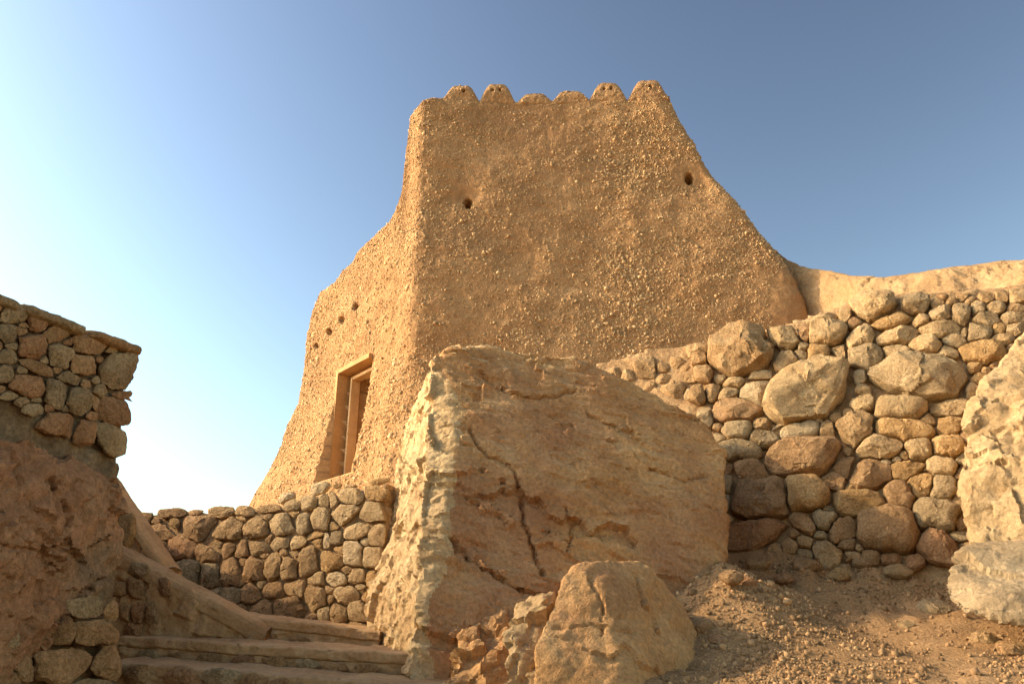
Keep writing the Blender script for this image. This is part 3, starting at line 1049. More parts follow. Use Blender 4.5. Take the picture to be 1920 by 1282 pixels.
Z7 = [
    (220, 168, 188, 94, 0, 'g', 1), (520, 212, 400, 190, -10, 'b', 5), (880, 156, 235, 112, 0, 'c', 4), (1086, 166, 132, 78, 0, 'c', 2), (1216, 146, 160, 112, 0, 'o', 5),
    (275, 268, 185, 108, 18, 'b'), (155, 332, 70, 100, 0, 'g', 1), (165, 262, 44, 56, 0, 'r'), (155, 412, 54, 84, 0, 'g', 1), (318, 402, 300, 215, 14, 'b', 4),
    (542, 372, 220, 168, 5, 'o', 1), (706, 240, 132, 102, 20, 'b', 6), (664, 312, 145, 92, 35, 'b', 6), (850, 286, 205, 148, 0, 'b', 5),
    (1022, 260, 170, 90, -5, 'o', 5), (1196, 246, 148, 74, 8, 'c', 2), (920, 220, 48, 28, 0, 'w'), (974, 206, 52, 30, 30, 'w'), (1202, 350, 132, 112, 0, 'g', 2),
    (1086, 338, 140, 96, -20, 'o', 3), (990, 390, 145, 132, 20, 'b', 2), (806, 416, 280, 112, -3, 'o', 3), (1166, 486, 225, 145, 8, 'g', 2),
    (930, 550, 300, 200, 0, 'b', 2), (620, 500, 112, 92, 15, 'g', 2), (534, 516, 132, 92, 35, 'b', 3), (712, 550, 145, 104, -25, 'b', 6), (640, 446, 64, 38, 0, 'g'),
    (300, 562, 335, 132, -8, 'r', 3), (1166, 616, 205, 138, 20, 'r', 3), (1266, 512, 64, 92, 10, 'b'), (1272, 582, 132, 52, 0, 'g'), (1312, 622, 84, 54, -15, 'b'),
    (735, 616, 84, 62, 0, 'b'), (765, 672, 84, 48, 0, 'b'), (850, 677, 84, 64, 0, 'b'), (640, 668, 190, 110, 42, 't', 5), (940, 690, 88, 52, 0, 'r'),
    (1060, 706, 72, 62, 0, 'r'), (462, 622, 90, 62, 10, 't'), (380, 694, 160, 62, 0, 'b'), (240, 782, 100, 56, -8, 'r'), (715, 770, 130, 90, 55, 't'),
    (990, 770, 90, 40, 0, 'r'), (880, 790, 110, 50, 10, 'b'),
]
Z5 = [(1070, 140, 92, 72, 0, 't', 6), (1125, 136, 52, 38, 0, 't'), (1187, 116, 72, 52, -10, 't'), (1252, 82, 95, 52, -10, 't'), (1212, 100, 50, 40, 0, 't'), (1275, 152, 62, 66, 0, 't'),
      (1136, 180, 54, 42, 0, 't'), (1086, 206, 76, 30, 5, 't'), (1172, 216, 95, 50, 5, 't'), (1246, 240, 74, 44, 10, 'g'), (1002, 166, 56, 44, 0, 't'), (1290, 312, 62, 64, 0, 'b'),
      (960, 156, 60, 36, 0, 't'), (1205, 135, 44, 40, 0, 't'), (1310, 225, 60, 60, 0, 'b'), (1230, 175, 50, 40, 0, 't')]
rw = conv(Z6, 1300, 480, 3.097) + conv(Z7, 1300, 780, 2.553)
stones_on(right, conv(Z5, 660, 620, 1.9365), RW_P - RW_N * 0.05, RW_N, gap=2.0, prot=0.7, ang=5, grow=1.1, expo=3.2, seed=11, hexpo=3.0)
lr_right = random.Random(9)
rw.append((1300 + 300 / 3.097, 480 + 590 / 3.097, 126, 84, 8, 't', 7))
rw = wedge_in(rw, [(1345, 720), (1345, 690), (1420, 650), (1500, 620), (1600, 585), (1720, 560), (1925, 545), (1925, 640), (1850, 700), (1812, 830), (1800, 1000), (1780, 1030), (1480, 1040), (1350, 1010), (1350, 840)],
              77, 'tbtgo', 34, 5.0)
for row in range(5):
    x = 1936.0 + 14 * (row % 2)
    while x < 2110:
        w_ = lr_right.uniform(34, 60)
        rw.append((x + w_ / 2, 548 + row * 33 - 0.13 * (x - 1920) + lr_right.uniform(-4, 4), w_, lr_right.uniform(26, 34), -4, lr_right.choice('ctgo')))
        x += w_ + 3
stones_on(right, rw, RW_P, RW_N, gap=1.6, prot=0.95, ang=4, grow=1.32, expo=3.2, seed=1, hexpo=3.4)


def rw_relief(P):
    return -0.045 + 0.05 * fbm(P * 3.0, 3) + 0.035 * fbm(P * 12.0, 3)


slab('earth_core', [(1085, 690), (1200, 655), (1310, 640), (1420, 640), (1480, 600), (1590, 560), (1700, 545), (1860, 535), (2150, 500), (2150, 1120), (1330, 1120), (1330, 830), (1250, 770)],
     RW_P, RW_N, 0.5, 0.035, rw_relief, M_CORE, right)

# ------------------------------------------------------------------ middle wall (behind the stairs)
mid = thing('stone_wall', at(560, 1170, 6.2), 'low mortared stone wall behind the stairs, half in shade, left of the boulder', 'wall')
Z4 = [
    (225, 285, 110, 52, 0, 'b', 4), (390, 266, 190, 52, -4, 'b', 4), (690, 256, 165, 50, -4, 't', 4), (825, 250, 110, 54, 0, 't', 4), (965, 240, 165, 46, -5, 't', 4),
    (1108, 217, 125, 56, -6, 'c'), (1214, 202, 95, 78, -10, 'c'), (1298, 190, 72, 66, 0, 'c'), (1354, 186, 52, 78, 0, 'c'), (1456, 166, 140, 84, -5, 'c'),
    (1620, 146, 140, 92, -8, 'o', 5), (535, 262, 90, 34, 0, 'b'),
    (320, 370, 160, 98, -8, 'b'), (535, 352, 210, 145, 0, 'b', 6), (730, 366, 180, 135, 0, 't'), (890, 356, 150, 140, -8, 't'), (1050, 336, 150, 142, -15, 'c'), (1180, 330, 92, 132, 0, 'g'),
    (1282, 296, 110, 142, 0, 'c'), (1430, 270, 158, 122, -8, 'c'), (1580, 256, 140, 124, 0, 'c'), (1248, 396, 122, 44, -10, 'o'),
    (315, 462, 82, 74, 0, 'b'), (445, 476, 165, 115, 4, 'r'), (605, 500, 165, 100, 0, 'b'), (730, 476, 88, 82, -20, 'b'), (806, 480, 78, 100, 10, 'b'), (906, 466, 132, 82, -5, 't'),
    (1040, 441, 122, 82, -15, 'c'), (1135, 442, 120, 74, -12, 'c'), (1495, 371, 152, 92, -4, 'c'), (1610, 392, 82, 122, 0, 'c'), (1375, 402, 72, 92, 0, 'g'), (1316, 416, 44, 96, 5, 'w'),
    (1055, 486, 44, 44, 0, 't'), (945, 516, 54, 42, 0, 't'),
    (480, 602, 172, 130, 0, 'g'), (620, 632, 112, 150, 0, 'g'), (746, 622, 140, 160, 0, 'b', 6), (886, 602, 116, 148, 0, 'b'), (996, 582, 92, 160, 0, 't'), (1096, 592, 92, 152, 0, 't'),
    (1206, 552, 128, 198, 4, 't', 3), (1340, 546, 142, 132, 0, 'o'), (1481, 506, 118, 152, 0, 'w', 2), (1586, 526, 106, 122, 0, 'c', 2), (1390, 490, 62, 54, 0, 'o'), (1540, 431, 52, 52, 0, 'w'),
    (816, 552, 54, 52, 0, 'b'), (744, 752, 134, 104, -8, 'g'), (866, 752, 112, 132, -12, 'b'), (996, 722, 132, 100, -8, 'b'), (1131, 706, 130, 108, 0, 't'), (1256, 656, 98, 74, -12, 'c'),
    (1370, 651, 128, 92, -8, 'w'), (1496, 641, 102, 92, 0, 'c'), (1580, 652, 54, 112, 8, 'o'), (920, 690, 64, 42, 0, 'g'), (1426, 746, 142, 102, -8, 'c'), (1515, 697, 62, 38, 0, 'c'),
    (1576, 752, 82, 84, 0, 'o'), (920, 836, 152, 112, 0, 'b'), (1096, 831, 205, 132, 0, 'b', 6), (1256, 766, 132, 152, 0, 't'), (1216, 891, 84, 54, 0, 'b'), (1300, 866, 72, 112, 0, 'g'),
    (1386, 861, 102, 122, -8, 't'), (1500, 852, 112, 132, 0, 'c'), (1500, 946, 122, 100, 10, 't'), (1590, 822, 54, 64, 0, 'o'), (640, 745, 90, 80, 0, 'g'), (800, 850, 90, 90, 0, 'b'),
    (1640, 640, 50, 90, 0, 'c'), (1410, 935, 70, 50, 0, 't'),
]
mws = conv(Z4, 200, 880, 3.188)
mws = wedge_in(mws, [(280, 975), (480, 962), (560, 950), (640, 932), (715, 915), (712, 1060), (690, 1160), (560, 1170), (440, 1140), (330, 1060)], 78, 'btto', 14, 4.5)
stones_on(mid, mws, MW_P, MW_N, gap=1.6, prot=0.40, ang=5, grow=1.32, expo=4.0, seed=2, hexpo=4.0)
cap4 = conv([(1612, 76, 205, 34, -12, 'o'), (1452, 104, 130, 28, -14, 't'), (1272, 116, 142, 64, -24, 'w', 7), (1076, 172, 125, 58, -28, 'w', 7), (1372, 98, 92, 30, -4, 'o')], 200, 880, 3.188)
stones_on(mid, cap4, MW_P - MW_N * 0.12, MW_N, gap=2.0, prot=0.9, ang=5, grow=1.05, expo=3.2, seed=3, name='cap_stone')


def mw_relief(P):
    return -0.022 + 0.016 * fbm(P * 4.0, 3) + 0.012 * fbm(P * 16.0, 2)


slab('mortar_core', [(215, 972), (330, 961), (480, 955), (560, 942), (640, 925), (722, 908), (722, 1000), (712, 1120), (690, 1215), (420, 1215), (215, 1150)],
     MW_P, MW_N, 0.55, 0.03, mw_relief, M_CORE, mid)

# ------------------------------------------------------------------ left wall in shade
left = thing('stone_wall', (-2.2, 3.7, -0.4), 'shaded stone wall with flat coping at the left edge', 'wall')
Z1 = [
    (95, 235, 175, 115, -5, 'g'), (232, 288, 132, 112, 10, 'r', 6), (132, 345, 92, 62, 20, 'b'), (352, 362, 185, 92, -8, 'b', 5), (206, 440, 192, 152, 10, 'r', 5), (45, 352, 132, 112, 0, 'g'),
    (76, 436, 72, 42, 0, 'g'), (40, 502, 135, 92, 0, 'g'), (380, 496, 152, 142, 0, 'g', 6), (560, 426, 205, 132, 14, 'b', 6), (532, 562, 182, 152, 10, 'b', 6),
    (746, 602, 220, 228, 6, 'g', 6), (706, 460, 84, 44, 10, 'o'), (232, 566, 262, 74, 22, 'b', 5), (442, 640, 172, 82, 16, 'g', 5), (40, 612, 152, 132, -10, 'g'),
    (180, 682, 255, 152, 4, 'r', 5), (356, 732, 152, 172, 6, 'g', 6), (506, 776, 152, 182, 8, 'g', 6), (636, 712, 84, 76, 0, 'g'), (546, 676, 92, 52, 12, 'b'), (768, 748, 115, 62, 8, 'r'),
    (716, 848, 200, 188, 8, 'r', 6), (382, 912, 232, 132, 10, 'r', 6), (541, 968, 132, 152, 10, 'r', 6), (682, 1012, 192, 182, 8, 'g', 6), (216, 832, 132, 72, 5, 'g'), (230, 770, 64, 38, 0, 'g'),
    (602, 800, 44, 100, 0, 'b'), (60, 745, 110, 60, 10, 'g'), (-80, 300, 150, 120, 0, 'g'), (-80, 450, 160, 140, 0, 'b'), (-80, 600, 140, 120, 0, 'g'), (-60, 180, 140, 90, 0, 'r'),
    (470, 340, 60, 30, 20, 'b'),
]
lws = conv(Z1, 0, 520, 3.373)
Z2 = [
    (520, 832, 205, 132, -10, 'g', 6), (562, 980, 262, 200, 0, 'b', 6), (364, 972, 152, 182, 0, 'b', 5), (195, 962, 205, 205, 0, 'g', 5), (372, 1162, 332, 222, 0, 'b', 6), (632, 1162, 142, 222, 0, 'b', 6),
    (138, 1192, 112, 152, 0, 'b'), (30, 1040, 200, 260, 0, 'g'), (655, 850, 90, 120, 0, 'b'), (30, 1260, 160, 150, 0, 'b'), (560, 1290, 260, 60, 0, 'g'),
]
low_stones = conv(Z2, 0, 880, 3.19)
lws = wedge_in(lws, [(0, 575), (120, 622), (235, 690), (225, 760), (215, 830), (150, 815), (100, 790), (0, 735)], 79, 'gbrg', 12, 4.0)
lr_ = random.Random(5)
for row in range(5):                                   # the same masonry goes on along the wall, beyond the picture
    x = -118.0 - 20 * (row % 2)
    while x > -470:
        w_ = lr_.uniform(44, 74)
        lws.append((x - w_ / 2, 566 + 0.375 * (x - w_ / 2) + 30 + row * (44 - x * 0.0) + lr_.uniform(-5, 5), w_, lr_.uniform(36, 44), 20, lr_.choice('gbrg')))
        x -= w_ + 4
stones_on(left, lws, LW_P, LW_N, gap=1.5, prot=0.40, ang=5, grow=1.3, expo=3.8, seed=4, hexpo=3.4)

stones_on(left, low_stones, LW_P + LW_N * 0.05, LW_N, gap=2.0, prot=0.5, ang=5, grow=1.25, expo=3.6, seed=6, hexpo=3.2)


def lw_relief(P):
    return -0.03 + 0.03 * fbm(P * 5.0, 3) + 0.018 * fbm(P * 18.0, 3) + 0.035 * facets(P * 9 + .4 * fbm(P * 8, 2)[:, None], .8, .8)


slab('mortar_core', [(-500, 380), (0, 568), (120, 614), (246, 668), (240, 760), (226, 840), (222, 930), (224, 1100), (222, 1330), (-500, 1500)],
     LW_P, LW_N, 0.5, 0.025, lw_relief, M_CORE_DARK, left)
# thin coping of flat stones along the top
lw_d = unit([LW_N[1] * -1, LW_N[0], 0])
ta, tb = hit(-500, 376, LW_P, LW_N), hit(262, 662, LW_P, LW_N)
L_ = np.linalg.norm(tb - ta)
ca_ = unit(tb - ta)
nseg = 5
cuts = [0, .18, .38, .60, .80, 1.0]
for i in range(nseg):
    a0, a1 = cuts[i] * L_ + 0.003, cuts[i + 1] * L_ - 0.003
    nx_, ny_ = 28, 10
    Vc = []
    for q in range(nx_):
        for b in range(24):
            t = 2 * math.pi * b / 24
            cx_ = math.copysign(abs(math.cos(t)) ** 0.35, math.cos(t)); sx_ = math.copysign(abs(math.sin(t)) ** 0.5, math.sin(t))
            tp_ = 1 - 0.25 * (abs(2 * q / (nx_ - 1) - 1) ** 12)
            p = ta + ca_ * (a0 + (a1 - a0) * q / (nx_ - 1)) + LW_N * (-0.20 + 0.245 * cx_ * tp_) + np.array([0, 0, 1]) * (0.0 + 0.030 * sx_ * tp_)
            Vc.append(p)
    Vc = np.array(Vc)
    Vc = Vc + (LW_N * 0.030 + np.array([0, 0, .012])) * fbm(Vc * 9 + i * 7, 4)[:, None] * 0.8
    Fc = [tuple(f) for f in grid_faces(nx_, 24).tolist()]
    Fc += [(q * 24 + 23, q * 24, (q + 1) * 24, (q + 1) * 24 + 23)[::-1] for q in range(nx_ - 1)]
    Fc += [tuple(range(24)), tuple((nx_ - 1) * 24 + b for b in range(24))[::-1]]
    mk('coping_slab', Vc, Fc, STONE['g' if i < 4 else 'b'], left)


def bed_relief(P):
    q = P * np.array([2.2, 2.2, 2.6])
    f1, f2 = worley(P * 3.4)
    wq = P + 0.06 * np.stack([perlin(P * 7), perlin(P * 7 + 5), perlin(P * 7 + 11)], 1)
    edge = np.clip((to_px(P)[:, 0] - 175) / 45, 0, 1)
    return -0.02 + (1 - .7 * edge) * (0.07 * fbm(q, 3) + 0.04 * ridged(P * 4.0, 4) + 0.17 * facets(wq * 2.6, .7, .7)) + 0.08 * facets(wq * 6.0, .8, .8) + 0.03 * facets(wq * 14.0, .8, .8) + 0.015 * fbm(P * 22, 3)


OUTCROP = [(-330, 690, .02), (0, 815, .03), (60, 845, .03), (140, 872, .03), (205, 890, .02), (221, 908, .0), (224, 960, .0), (232, 1010, .0), (230, 1055, .0), (204, 1088, .02), (158, 1104, .04), (108, 1166, .05),
           (56, 1236, .05), (-330, 1500, .05), (30, 900, .14), (110, 935, .13), (175, 960, .08), (60, 1000, .17), (150, 1030, .10), (20, 1090, .12), (90, 1070, .10), (-200, 1000, .22), (-200, 1200, .12)]


# ------------------------------------------------------------------ stairs
stairs = thing('stone_stairs', (-1.3, 4.8, -0.35), 'worn stone steps climbing between the left-edge wall and the big boulder', 'stairs')


def step_prism(edge_px, y0, dep, rise, mat, seed):
    """a long worn step: lip of coarse plaster over a rougher riser"""
    A_ = at(*edge_px[0], y0[0]); B_ = at(*edge_px[1], y0[1])
    d = B_ - A_
    nb, nprof = 150, 60
    prof_ = [(dep, -rise - .15), (dep, 0.03), (dep * .6, 0.012), (.05, 0.002), (.008, -.002), (0, -.010), (0.0, -.050), (.004, -.056), (.014, -.060), (.018, -.09), (.018, -rise - .02), (.018, -rise - .25)]
    pf = np.array(prof_)
    pq = np.concatenate([np.linspace(0, 3, 14), np.linspace(3, len(pf) - 1, nprof)[1:]])
    pf = np.stack([np.interp(pq, np.arange(len(pf)), pf[:, k]) for k in range(2)], 1)
    back = np.array([-d[1], d[0], 0]); back = unit(back)
    if back[1] < 0:
        back = -back
    V = np.zeros((nb, len(pf), 3))
    t = np.linspace(0, 1, nb)
    V = A_[None, None] + d[None, None] * t[:, None, None] + back[None, None] * pf[None, :, :1] + np.array([0, 0, 1.])[None, None] * pf[None, :, 1:]
    V = V.reshape(-1, 3)
    n1 = fbm(V * 3.0 + seed, 3); n2 = fbm(V * 11.0 + seed, 4)
    rz = ridged(V * np.array([6., 6., 12.]) + seed, 3)
    lower = np.clip((-(pf[:, 1]) - .06) / .03, 0, 1)[None].repeat(nb, 0).ravel()
    ch = facets(V * np.array([5., 5., 9.]) + 0.3 * n2[:, None] + seed, .8, .8)
    V = V + np.array([0, 0, 1.]) * (0.010 * n1 + 0.010 * n2 + 0.006 * ch)[:, None] - back * ((0.010 * n1 + 0.018 * n2 + 0.014 * ch) + lower * (0.02 * rz + 0.02 * ch))[:, None]
    F = grid_faces(nb, len(pf))
    m_ = len(pf)
    Fl = [tuple(f[::-1]) for f in F.tolist()]
    Fl += [tuple(range(m_)), tuple((nb - 1) * m_ + i for i in range(m_))[::-1]]
    return V, Fl, A_, B_, back


for i, (e, y0, dep, rise) in enumerate([(((270, 1132), (712, 1184)), (5.35, 5.15), 0.75, 0.17), (((222, 1192), (800, 1226)), (4.95, 4.65), 0.42, 0.15),
                                        (((190, 1239), (860, 1290)), (4.5, 4.2), 0.46, 0.20)]):
    V, Fl, A_, B_, bk = step_prism(e, y0, dep, rise, M_COPING, i * 9.1)
    st = mk('step', V, Fl, M_COPING, stairs)
    if i == 0:
        zl = [(395, 965, 205, 86, 2, 'g', 5), (600, 972, 185, 78, 4, 'b', 5), (800, 990, 180, 66, 4, 'b', 5), (962, 1010, 130, 62, 6, 'r', 5), (1155, 1026, 155, 56, 5, 'b', 5)]
    elif i == 1:
        zl = [(260, 1110, 150, 62, 3, 'g', 5), (430, 1120, 170, 62, 3, 'b', 5), (620, 1130, 180, 66, 3, 'b', 5), (820, 1142, 190, 66, 3, 'r', 5), (1010, 1150, 160, 62, 3, 'b', 5), (1190, 1165, 170, 62, 4, 'g', 5),
              (1380, 1180, 180, 60, 4, 'b', 5), (1560, 1190, 160, 56, 4, 'b', 5)]
    else:
        zl = [(200, 1232, 245, 118, 2, 'b', 5), (450, 1240, 235, 120, 2, 'r', 5), (690, 1248, 235, 112, 2, 'g', 5), (890, 1268, 150, 100, 2, 'b', 5), (1080, 1282, 190, 90, 2, 'b', 5)]
    pn_ = unit(-bk + np.array([0, 0, .05]))
    stones_on(st, conv(zl, 200, 880, 3.188), A_ + bk * (0.0 if i < 2 else -0.006), pn_, gap=2.0, prot=0.55, ang=4, grow=1.05, expo=3.4, seed=20 + i, hexpo=3.2)


# sloping parapets of the stair that turns up to the left
def parapet(label, top_px, y, bottom_z, thick, stones, seed):
    A_ = at(*top_px[0], y[0]); B_ = at(*top_px[1], y[1])
    d = B_ - A_
    back = unit(np.array([-d[1], d[0], 0]))
    if back[1] < 0:
        back = -back
    root = thing('stair_parapet', (float((A_ + B_)[0] / 2), float((A_ + B_)[1] / 2), bottom_z), label, 'parapet')
    nb = 90
    t = np.linspace(0, 1, nb)
    pf = np.array([(thick, -.10), (thick, 0), (thick * .5, .015), (.05, .004), (.015, -.014), (0.004, -.04), (0.003, -.08), (.004, -.10)])
    pq = np.linspace(0, len(pf) - 1, 40)
    pf = np.stack([np.interp(pq, np.arange(len(pf)), pf[:, k]) for k in range(2)], 1)
    V = A_[None, None] + d[None, None] * t[:, None, None] + back[None, None] * pf[None, :, :1] + np.array([0, 0, 1.])[None, None] * pf[None, :, 1:]
    V = V.reshape(-1, 3)
    V = V + np.array([0, -.3, 1.]) * (0.02 * fbm(V * 4 + seed, 3) + .008 * fbm(V * 14, 3))[:, None]
    m_ = len(pf)
    Fl = [tuple(f[::-1]) for f in grid_faces(nb, m_).tolist()] + [(i * m_ + m_ - 1, i * m_, (i + 1) * m_, (i + 1) * m_ + m_ - 1) for i in range(nb - 1)]
    Fl += [tuple(range(m_)), tuple((nb - 1) * m_ + i for i in range(m_))[::-1]]
    mk('coping', V, Fl, M_COPING, root)
    # body
    rows = 44
    body = np.zeros((nb, rows, 3))
    for i in range(nb):
        p = A_ + d * t[i]
        z = np.linspace(p[2] - .05, min(bottom_z, p[2] - .06), rows)
        body[i, :, 0] = p[0] + back[0] * .012; body[i, :, 1] = p[1] + back[1] * .012; body[i, :, 2] = z
    V = body.reshape(-1, 3)
    rel_ = 0.03 * fbm(V * 5 + seed, 3) + 0.012 * ridged(V * 9, 3) + 0.03 * facets(V * 6 + .2 * fbm(V * 9, 2)[:, None], .8, .8) - 0.01
    Vf = V - back * rel_[:, None]
    Vb = V + back * (thick - .06)
    F = grid_faces(nb, rows)
    n_ = len(V)
    F2 = F[:, ::-1] + n_
    e1 = np.array([(i, i + 1, i + 1 + n_, i + n_) for i in range((nb - 1) * rows, nb * rows - 1)])
    e2 = np.array([(i + 1, i, i + n_, i + 1 + n_) for i in range(0, rows - 1)])
    mk('masonry', np.concatenate([Vf, Vb]), np.concatenate([F[:, ::-1], F2[:, ::-1], e1[:, ::-1], e2[:, ::-1]]), M_COPING, root)
    if stones:
        stones_on(root, stones, A_ + back * .004, unit(-back), gap=2.0, prot=0.6, ang=5, grow=1.06, expo=3.2, seed=seed + 40, hexpo=3.0)


parapet('steep plastered stair parapet beside the left-edge wall, behind the other parapet', ((190, 884), (312, 1064)), (5.8, 5.75), 0.1, 0.24,
        conv([(742, 370, 120, 210, 10, 'o', 3)], 0, 880, 3.19), 3)
parapet('long sloping plastered stair parapet running down to the top step', ((190, 1012), (500, 1177)), (5.25, 5.15), -0.1, 0.26,
        conv([(705, 715, 135, 84, 0, 'b'), (812, 712, 92, 152, -10, 'b'), (752, 842, 74, 122, 0, 'b'), (832, 852, 104, 122, 0, 'r'), (906, 872, 76, 170, 0, 'b'), (792, 962, 112, 92, 0, 'r'),
              (985, 700, 70, 130, -10, 'r'), (830, 600, 120, 90, 20, 'g')], 0, 880, 3.19), 5)

# ------------------------------------------------------------------ boulders


def boulder(name, label, groups, voxel, mat, fn, cracks=(), smooth_it=2, lit_rind=None, sharp=36):
    V, Nn, F = hull_mesh(groups, voxel, smooth_it)
    V = fn(V, Nn)
    N2 = vnormals(V, F)
    if np.mean((N2 * Nn).sum(1)) < 0:
        N2 = -N2
    q = to_px(V)
    facing = (N2 * (-V)).sum(1) > 0
    for line, wpx, dep in cracks:
        wob = q + 7.0 * np.stack([perlin(np.stack([q[:, 0] / 22, q[:, 1] / 22, q[:, 0] * 0 + 3], 1)), perlin(np.stack([q[:, 0] / 22, q[:, 1] / 22, q[:, 0] * 0 + 9], 1))], 1)
        dd = poly_dist(wob, line)
        k = np.exp(-(dd / wpx) ** 2) * facing
        V = V - N2 * (dep * k)[:, None]
    o = mk(name, V, F, mat, sharp=sharp)
    if lit_rind is not None:                                          # paler weathered rock, its colour also carrying painted sunlit brightness
        cm, fc = lit_rind
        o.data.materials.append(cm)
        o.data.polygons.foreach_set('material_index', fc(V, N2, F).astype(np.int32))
    tag(o, label, 'boulder')
    return o


def big_fn(V, N):
    lit = smooth01((-N[:, 0] - 0.35) / 0.3)                       # the crumbly left flank
    d = 0.06 * fbm(V * 1.3, 3)
    V = V + N * d[:, None]
    # slabby grain on the broad face, falling to the right
    th = R(-24)
    gdir = unit([math.cos(th) * .95, 0.3, math.sin(th)])
    gu = unit(np.cross(gdir, [0.3, -.8, .45])); gn = np.cross(gdir, gu)
    q = np.stack([V @ gdir * 1.1, V @ gu * 4.6, V @ gn * 3.0], 1)
    warp = 0.30 * np.stack([fbm(V * 3.1, 3), fbm(V * 3.1 + 9, 3), fbm(V * 3.1 + 21, 3)], 1)
    calm = smooth01(0.5 + 1.6 * fbm(V * 0.9 + 40, 2))
    grain = (0.016 * ridged(q * 1.6 + warp, 5, 0.65) + 0.016 * fbm(q * 5.1, 5, .6)
             + 0.085 * facets(q * 0.45 + warp, 0.6, 0.5) + 0.026 * (0.3 + 0.7 * calm) * facets(q * 1.5 + warp, 0.8, 0.8) + 0.014 * facets(q * 4.0 + 2 * warp, 0.9, 0.8))
    crumb = (0.07 * facets(V * 2.0 + warp, .6, .6) + 0.028 * facets(V * 5.2 + warp, .8, .7) + 0.016 * facets(V * 12 + warp * 2, .9, .9) + 0.02 * ridged(V * 3.3, 4) + 0.018 * fbm(V * 14, 3))
    pits = fbm(V * 15 + 4, 2)
    crumb = crumb - 0.014 * smooth01((pits - .3) / .2)
    return V + N * (grain * (1 - lit) + crumb * lit)[:, None]


bpts = [(830, 660, 5.66), (814, 685, 5.6), (900, 652, 5.78), (985, 665, 5.88), (1075, 668, 5.92), (1190, 716, 5.92), (1328, 796, 5.84), (1354, 850, 5.74), (1358, 960, 5.56), (1350, 1045, 5.42), (1305, 1112, 5.28),
        (872, 770, 5.40), (852, 850, 5.18), (845, 920, 5.08), (848, 1010, 4.96), (828, 1060, 4.92), (797, 1130, 4.86), (790, 1230, 4.80), (840, 1310, 4.62), (1000, 1330, 4.75), (1200, 1250, 4.95),
        (785, 760, 6.05), (742, 880, 6.15), (730, 960, 6.05), (712, 1080, 5.9), (690, 1200, 5.6), (690, 1290, 5.3), (742, 1240, 4.9), (765, 1310, 4.5),
        (790, 760, 6.9), (1100, 720, 6.9), (1190, 745, 6.8), (1290, 805, 6.6), (1325, 870, 6.5), (1335, 960, 6.4), (1290, 900, 6.9), (750, 1000, 6.8), (1290, 1150, 6.4)]
BP = [at(*p) for p in bpts]
def lit_rind_mask(V, N, F):
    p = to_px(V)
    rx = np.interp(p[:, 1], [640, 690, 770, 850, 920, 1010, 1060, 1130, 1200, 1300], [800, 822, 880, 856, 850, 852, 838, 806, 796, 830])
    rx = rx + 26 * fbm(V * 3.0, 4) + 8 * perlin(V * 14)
    k = (p[:, 0] < rx) | ((V[:, 2] > 2.05 + .15 * fbm(V * 4, 2)) & (N[:, 2] > .75))  # left flank and top get the cream with sunlight painted in
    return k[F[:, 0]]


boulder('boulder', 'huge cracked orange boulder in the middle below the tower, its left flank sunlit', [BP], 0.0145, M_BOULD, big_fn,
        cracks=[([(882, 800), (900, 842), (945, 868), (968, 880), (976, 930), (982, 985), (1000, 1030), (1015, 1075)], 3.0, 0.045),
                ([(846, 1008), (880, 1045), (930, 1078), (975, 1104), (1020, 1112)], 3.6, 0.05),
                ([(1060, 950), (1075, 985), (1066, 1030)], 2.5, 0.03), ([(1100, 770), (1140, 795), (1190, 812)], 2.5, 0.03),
                ([(1220, 880), (1280, 900), (1330, 890)], 2.5, 0.03), ([(900, 700), (960, 740), (1030, 745), (1080, 730)], 3.0, 0.035)], smooth_it=1, lit_rind=(M_LIT_RIND, lit_rind_mask))


def bed_fn(V, N):
    V = V + N * (0.05 * fbm(V * 2.6 + 3, 3))[:, None]
    w = 0.3 * np.stack([fbm(V * 4, 3), fbm(V * 4 + 9, 3), fbm(V * 4 + 21, 3)], 1)
    return V + N * (0.02 * ridged(V * 5, 4, .6) + 0.014 * fbm(V * 18, 4) + 0.07 * facets(V * 2.2 + w, .7, .6) + 0.03 * facets(V * 6 + w, .8, .8) + 0.018 * facets(V * 14 + w, .9, .9))[:, None]


_op = []
for (px, py, off) in OUTCROP:
    p = hit(px, py, LW_P + LW_N * off, LW_N)
    _op.append(p)
    if off < 0.06:
        _op.append(p - LW_N * (0.35 + off))
bed = boulder('rock_outcrop', 'rough reddish bedrock in shade under the left-edge stone wall', [_op], 0.0135, M_BED, bed_fn,
              cracks=[([(60, 1245), (110, 1170), (165, 1105), (205, 1085)], 4.0, 0.04), ([(90, 900), (130, 960), (120, 1010), (160, 1060)], 3.0, 0.035), ([(0, 1020), (60, 1030), (110, 1070)], 3.0, 0.03)])
bed['category'] = 'rock'


def small_fn(V, N):
    V = V + N * (0.05 * fbm(V * 2.2 + 3, 3))[:, None]
    q = np.stack([V[:, 0] * 3.0 + V[:, 2] * 1.5, V[:, 1] * 3, V[:, 2] * 3.0 - V[:, 0] * 2], 1)
    w = 0.25 * np.stack([fbm(V * 4, 3), fbm(V * 4 + 9, 3), fbm(V * 4 + 21, 3)], 1)
    return V + N * (0.016 * ridged(q, 5, .6) + 0.012 * fbm(V * 16, 4) + 0.03 * facets(q * 0.4 + w, .7, .3) + 0.006 * facets(q * 2 + w, .8, .8))[:, None]


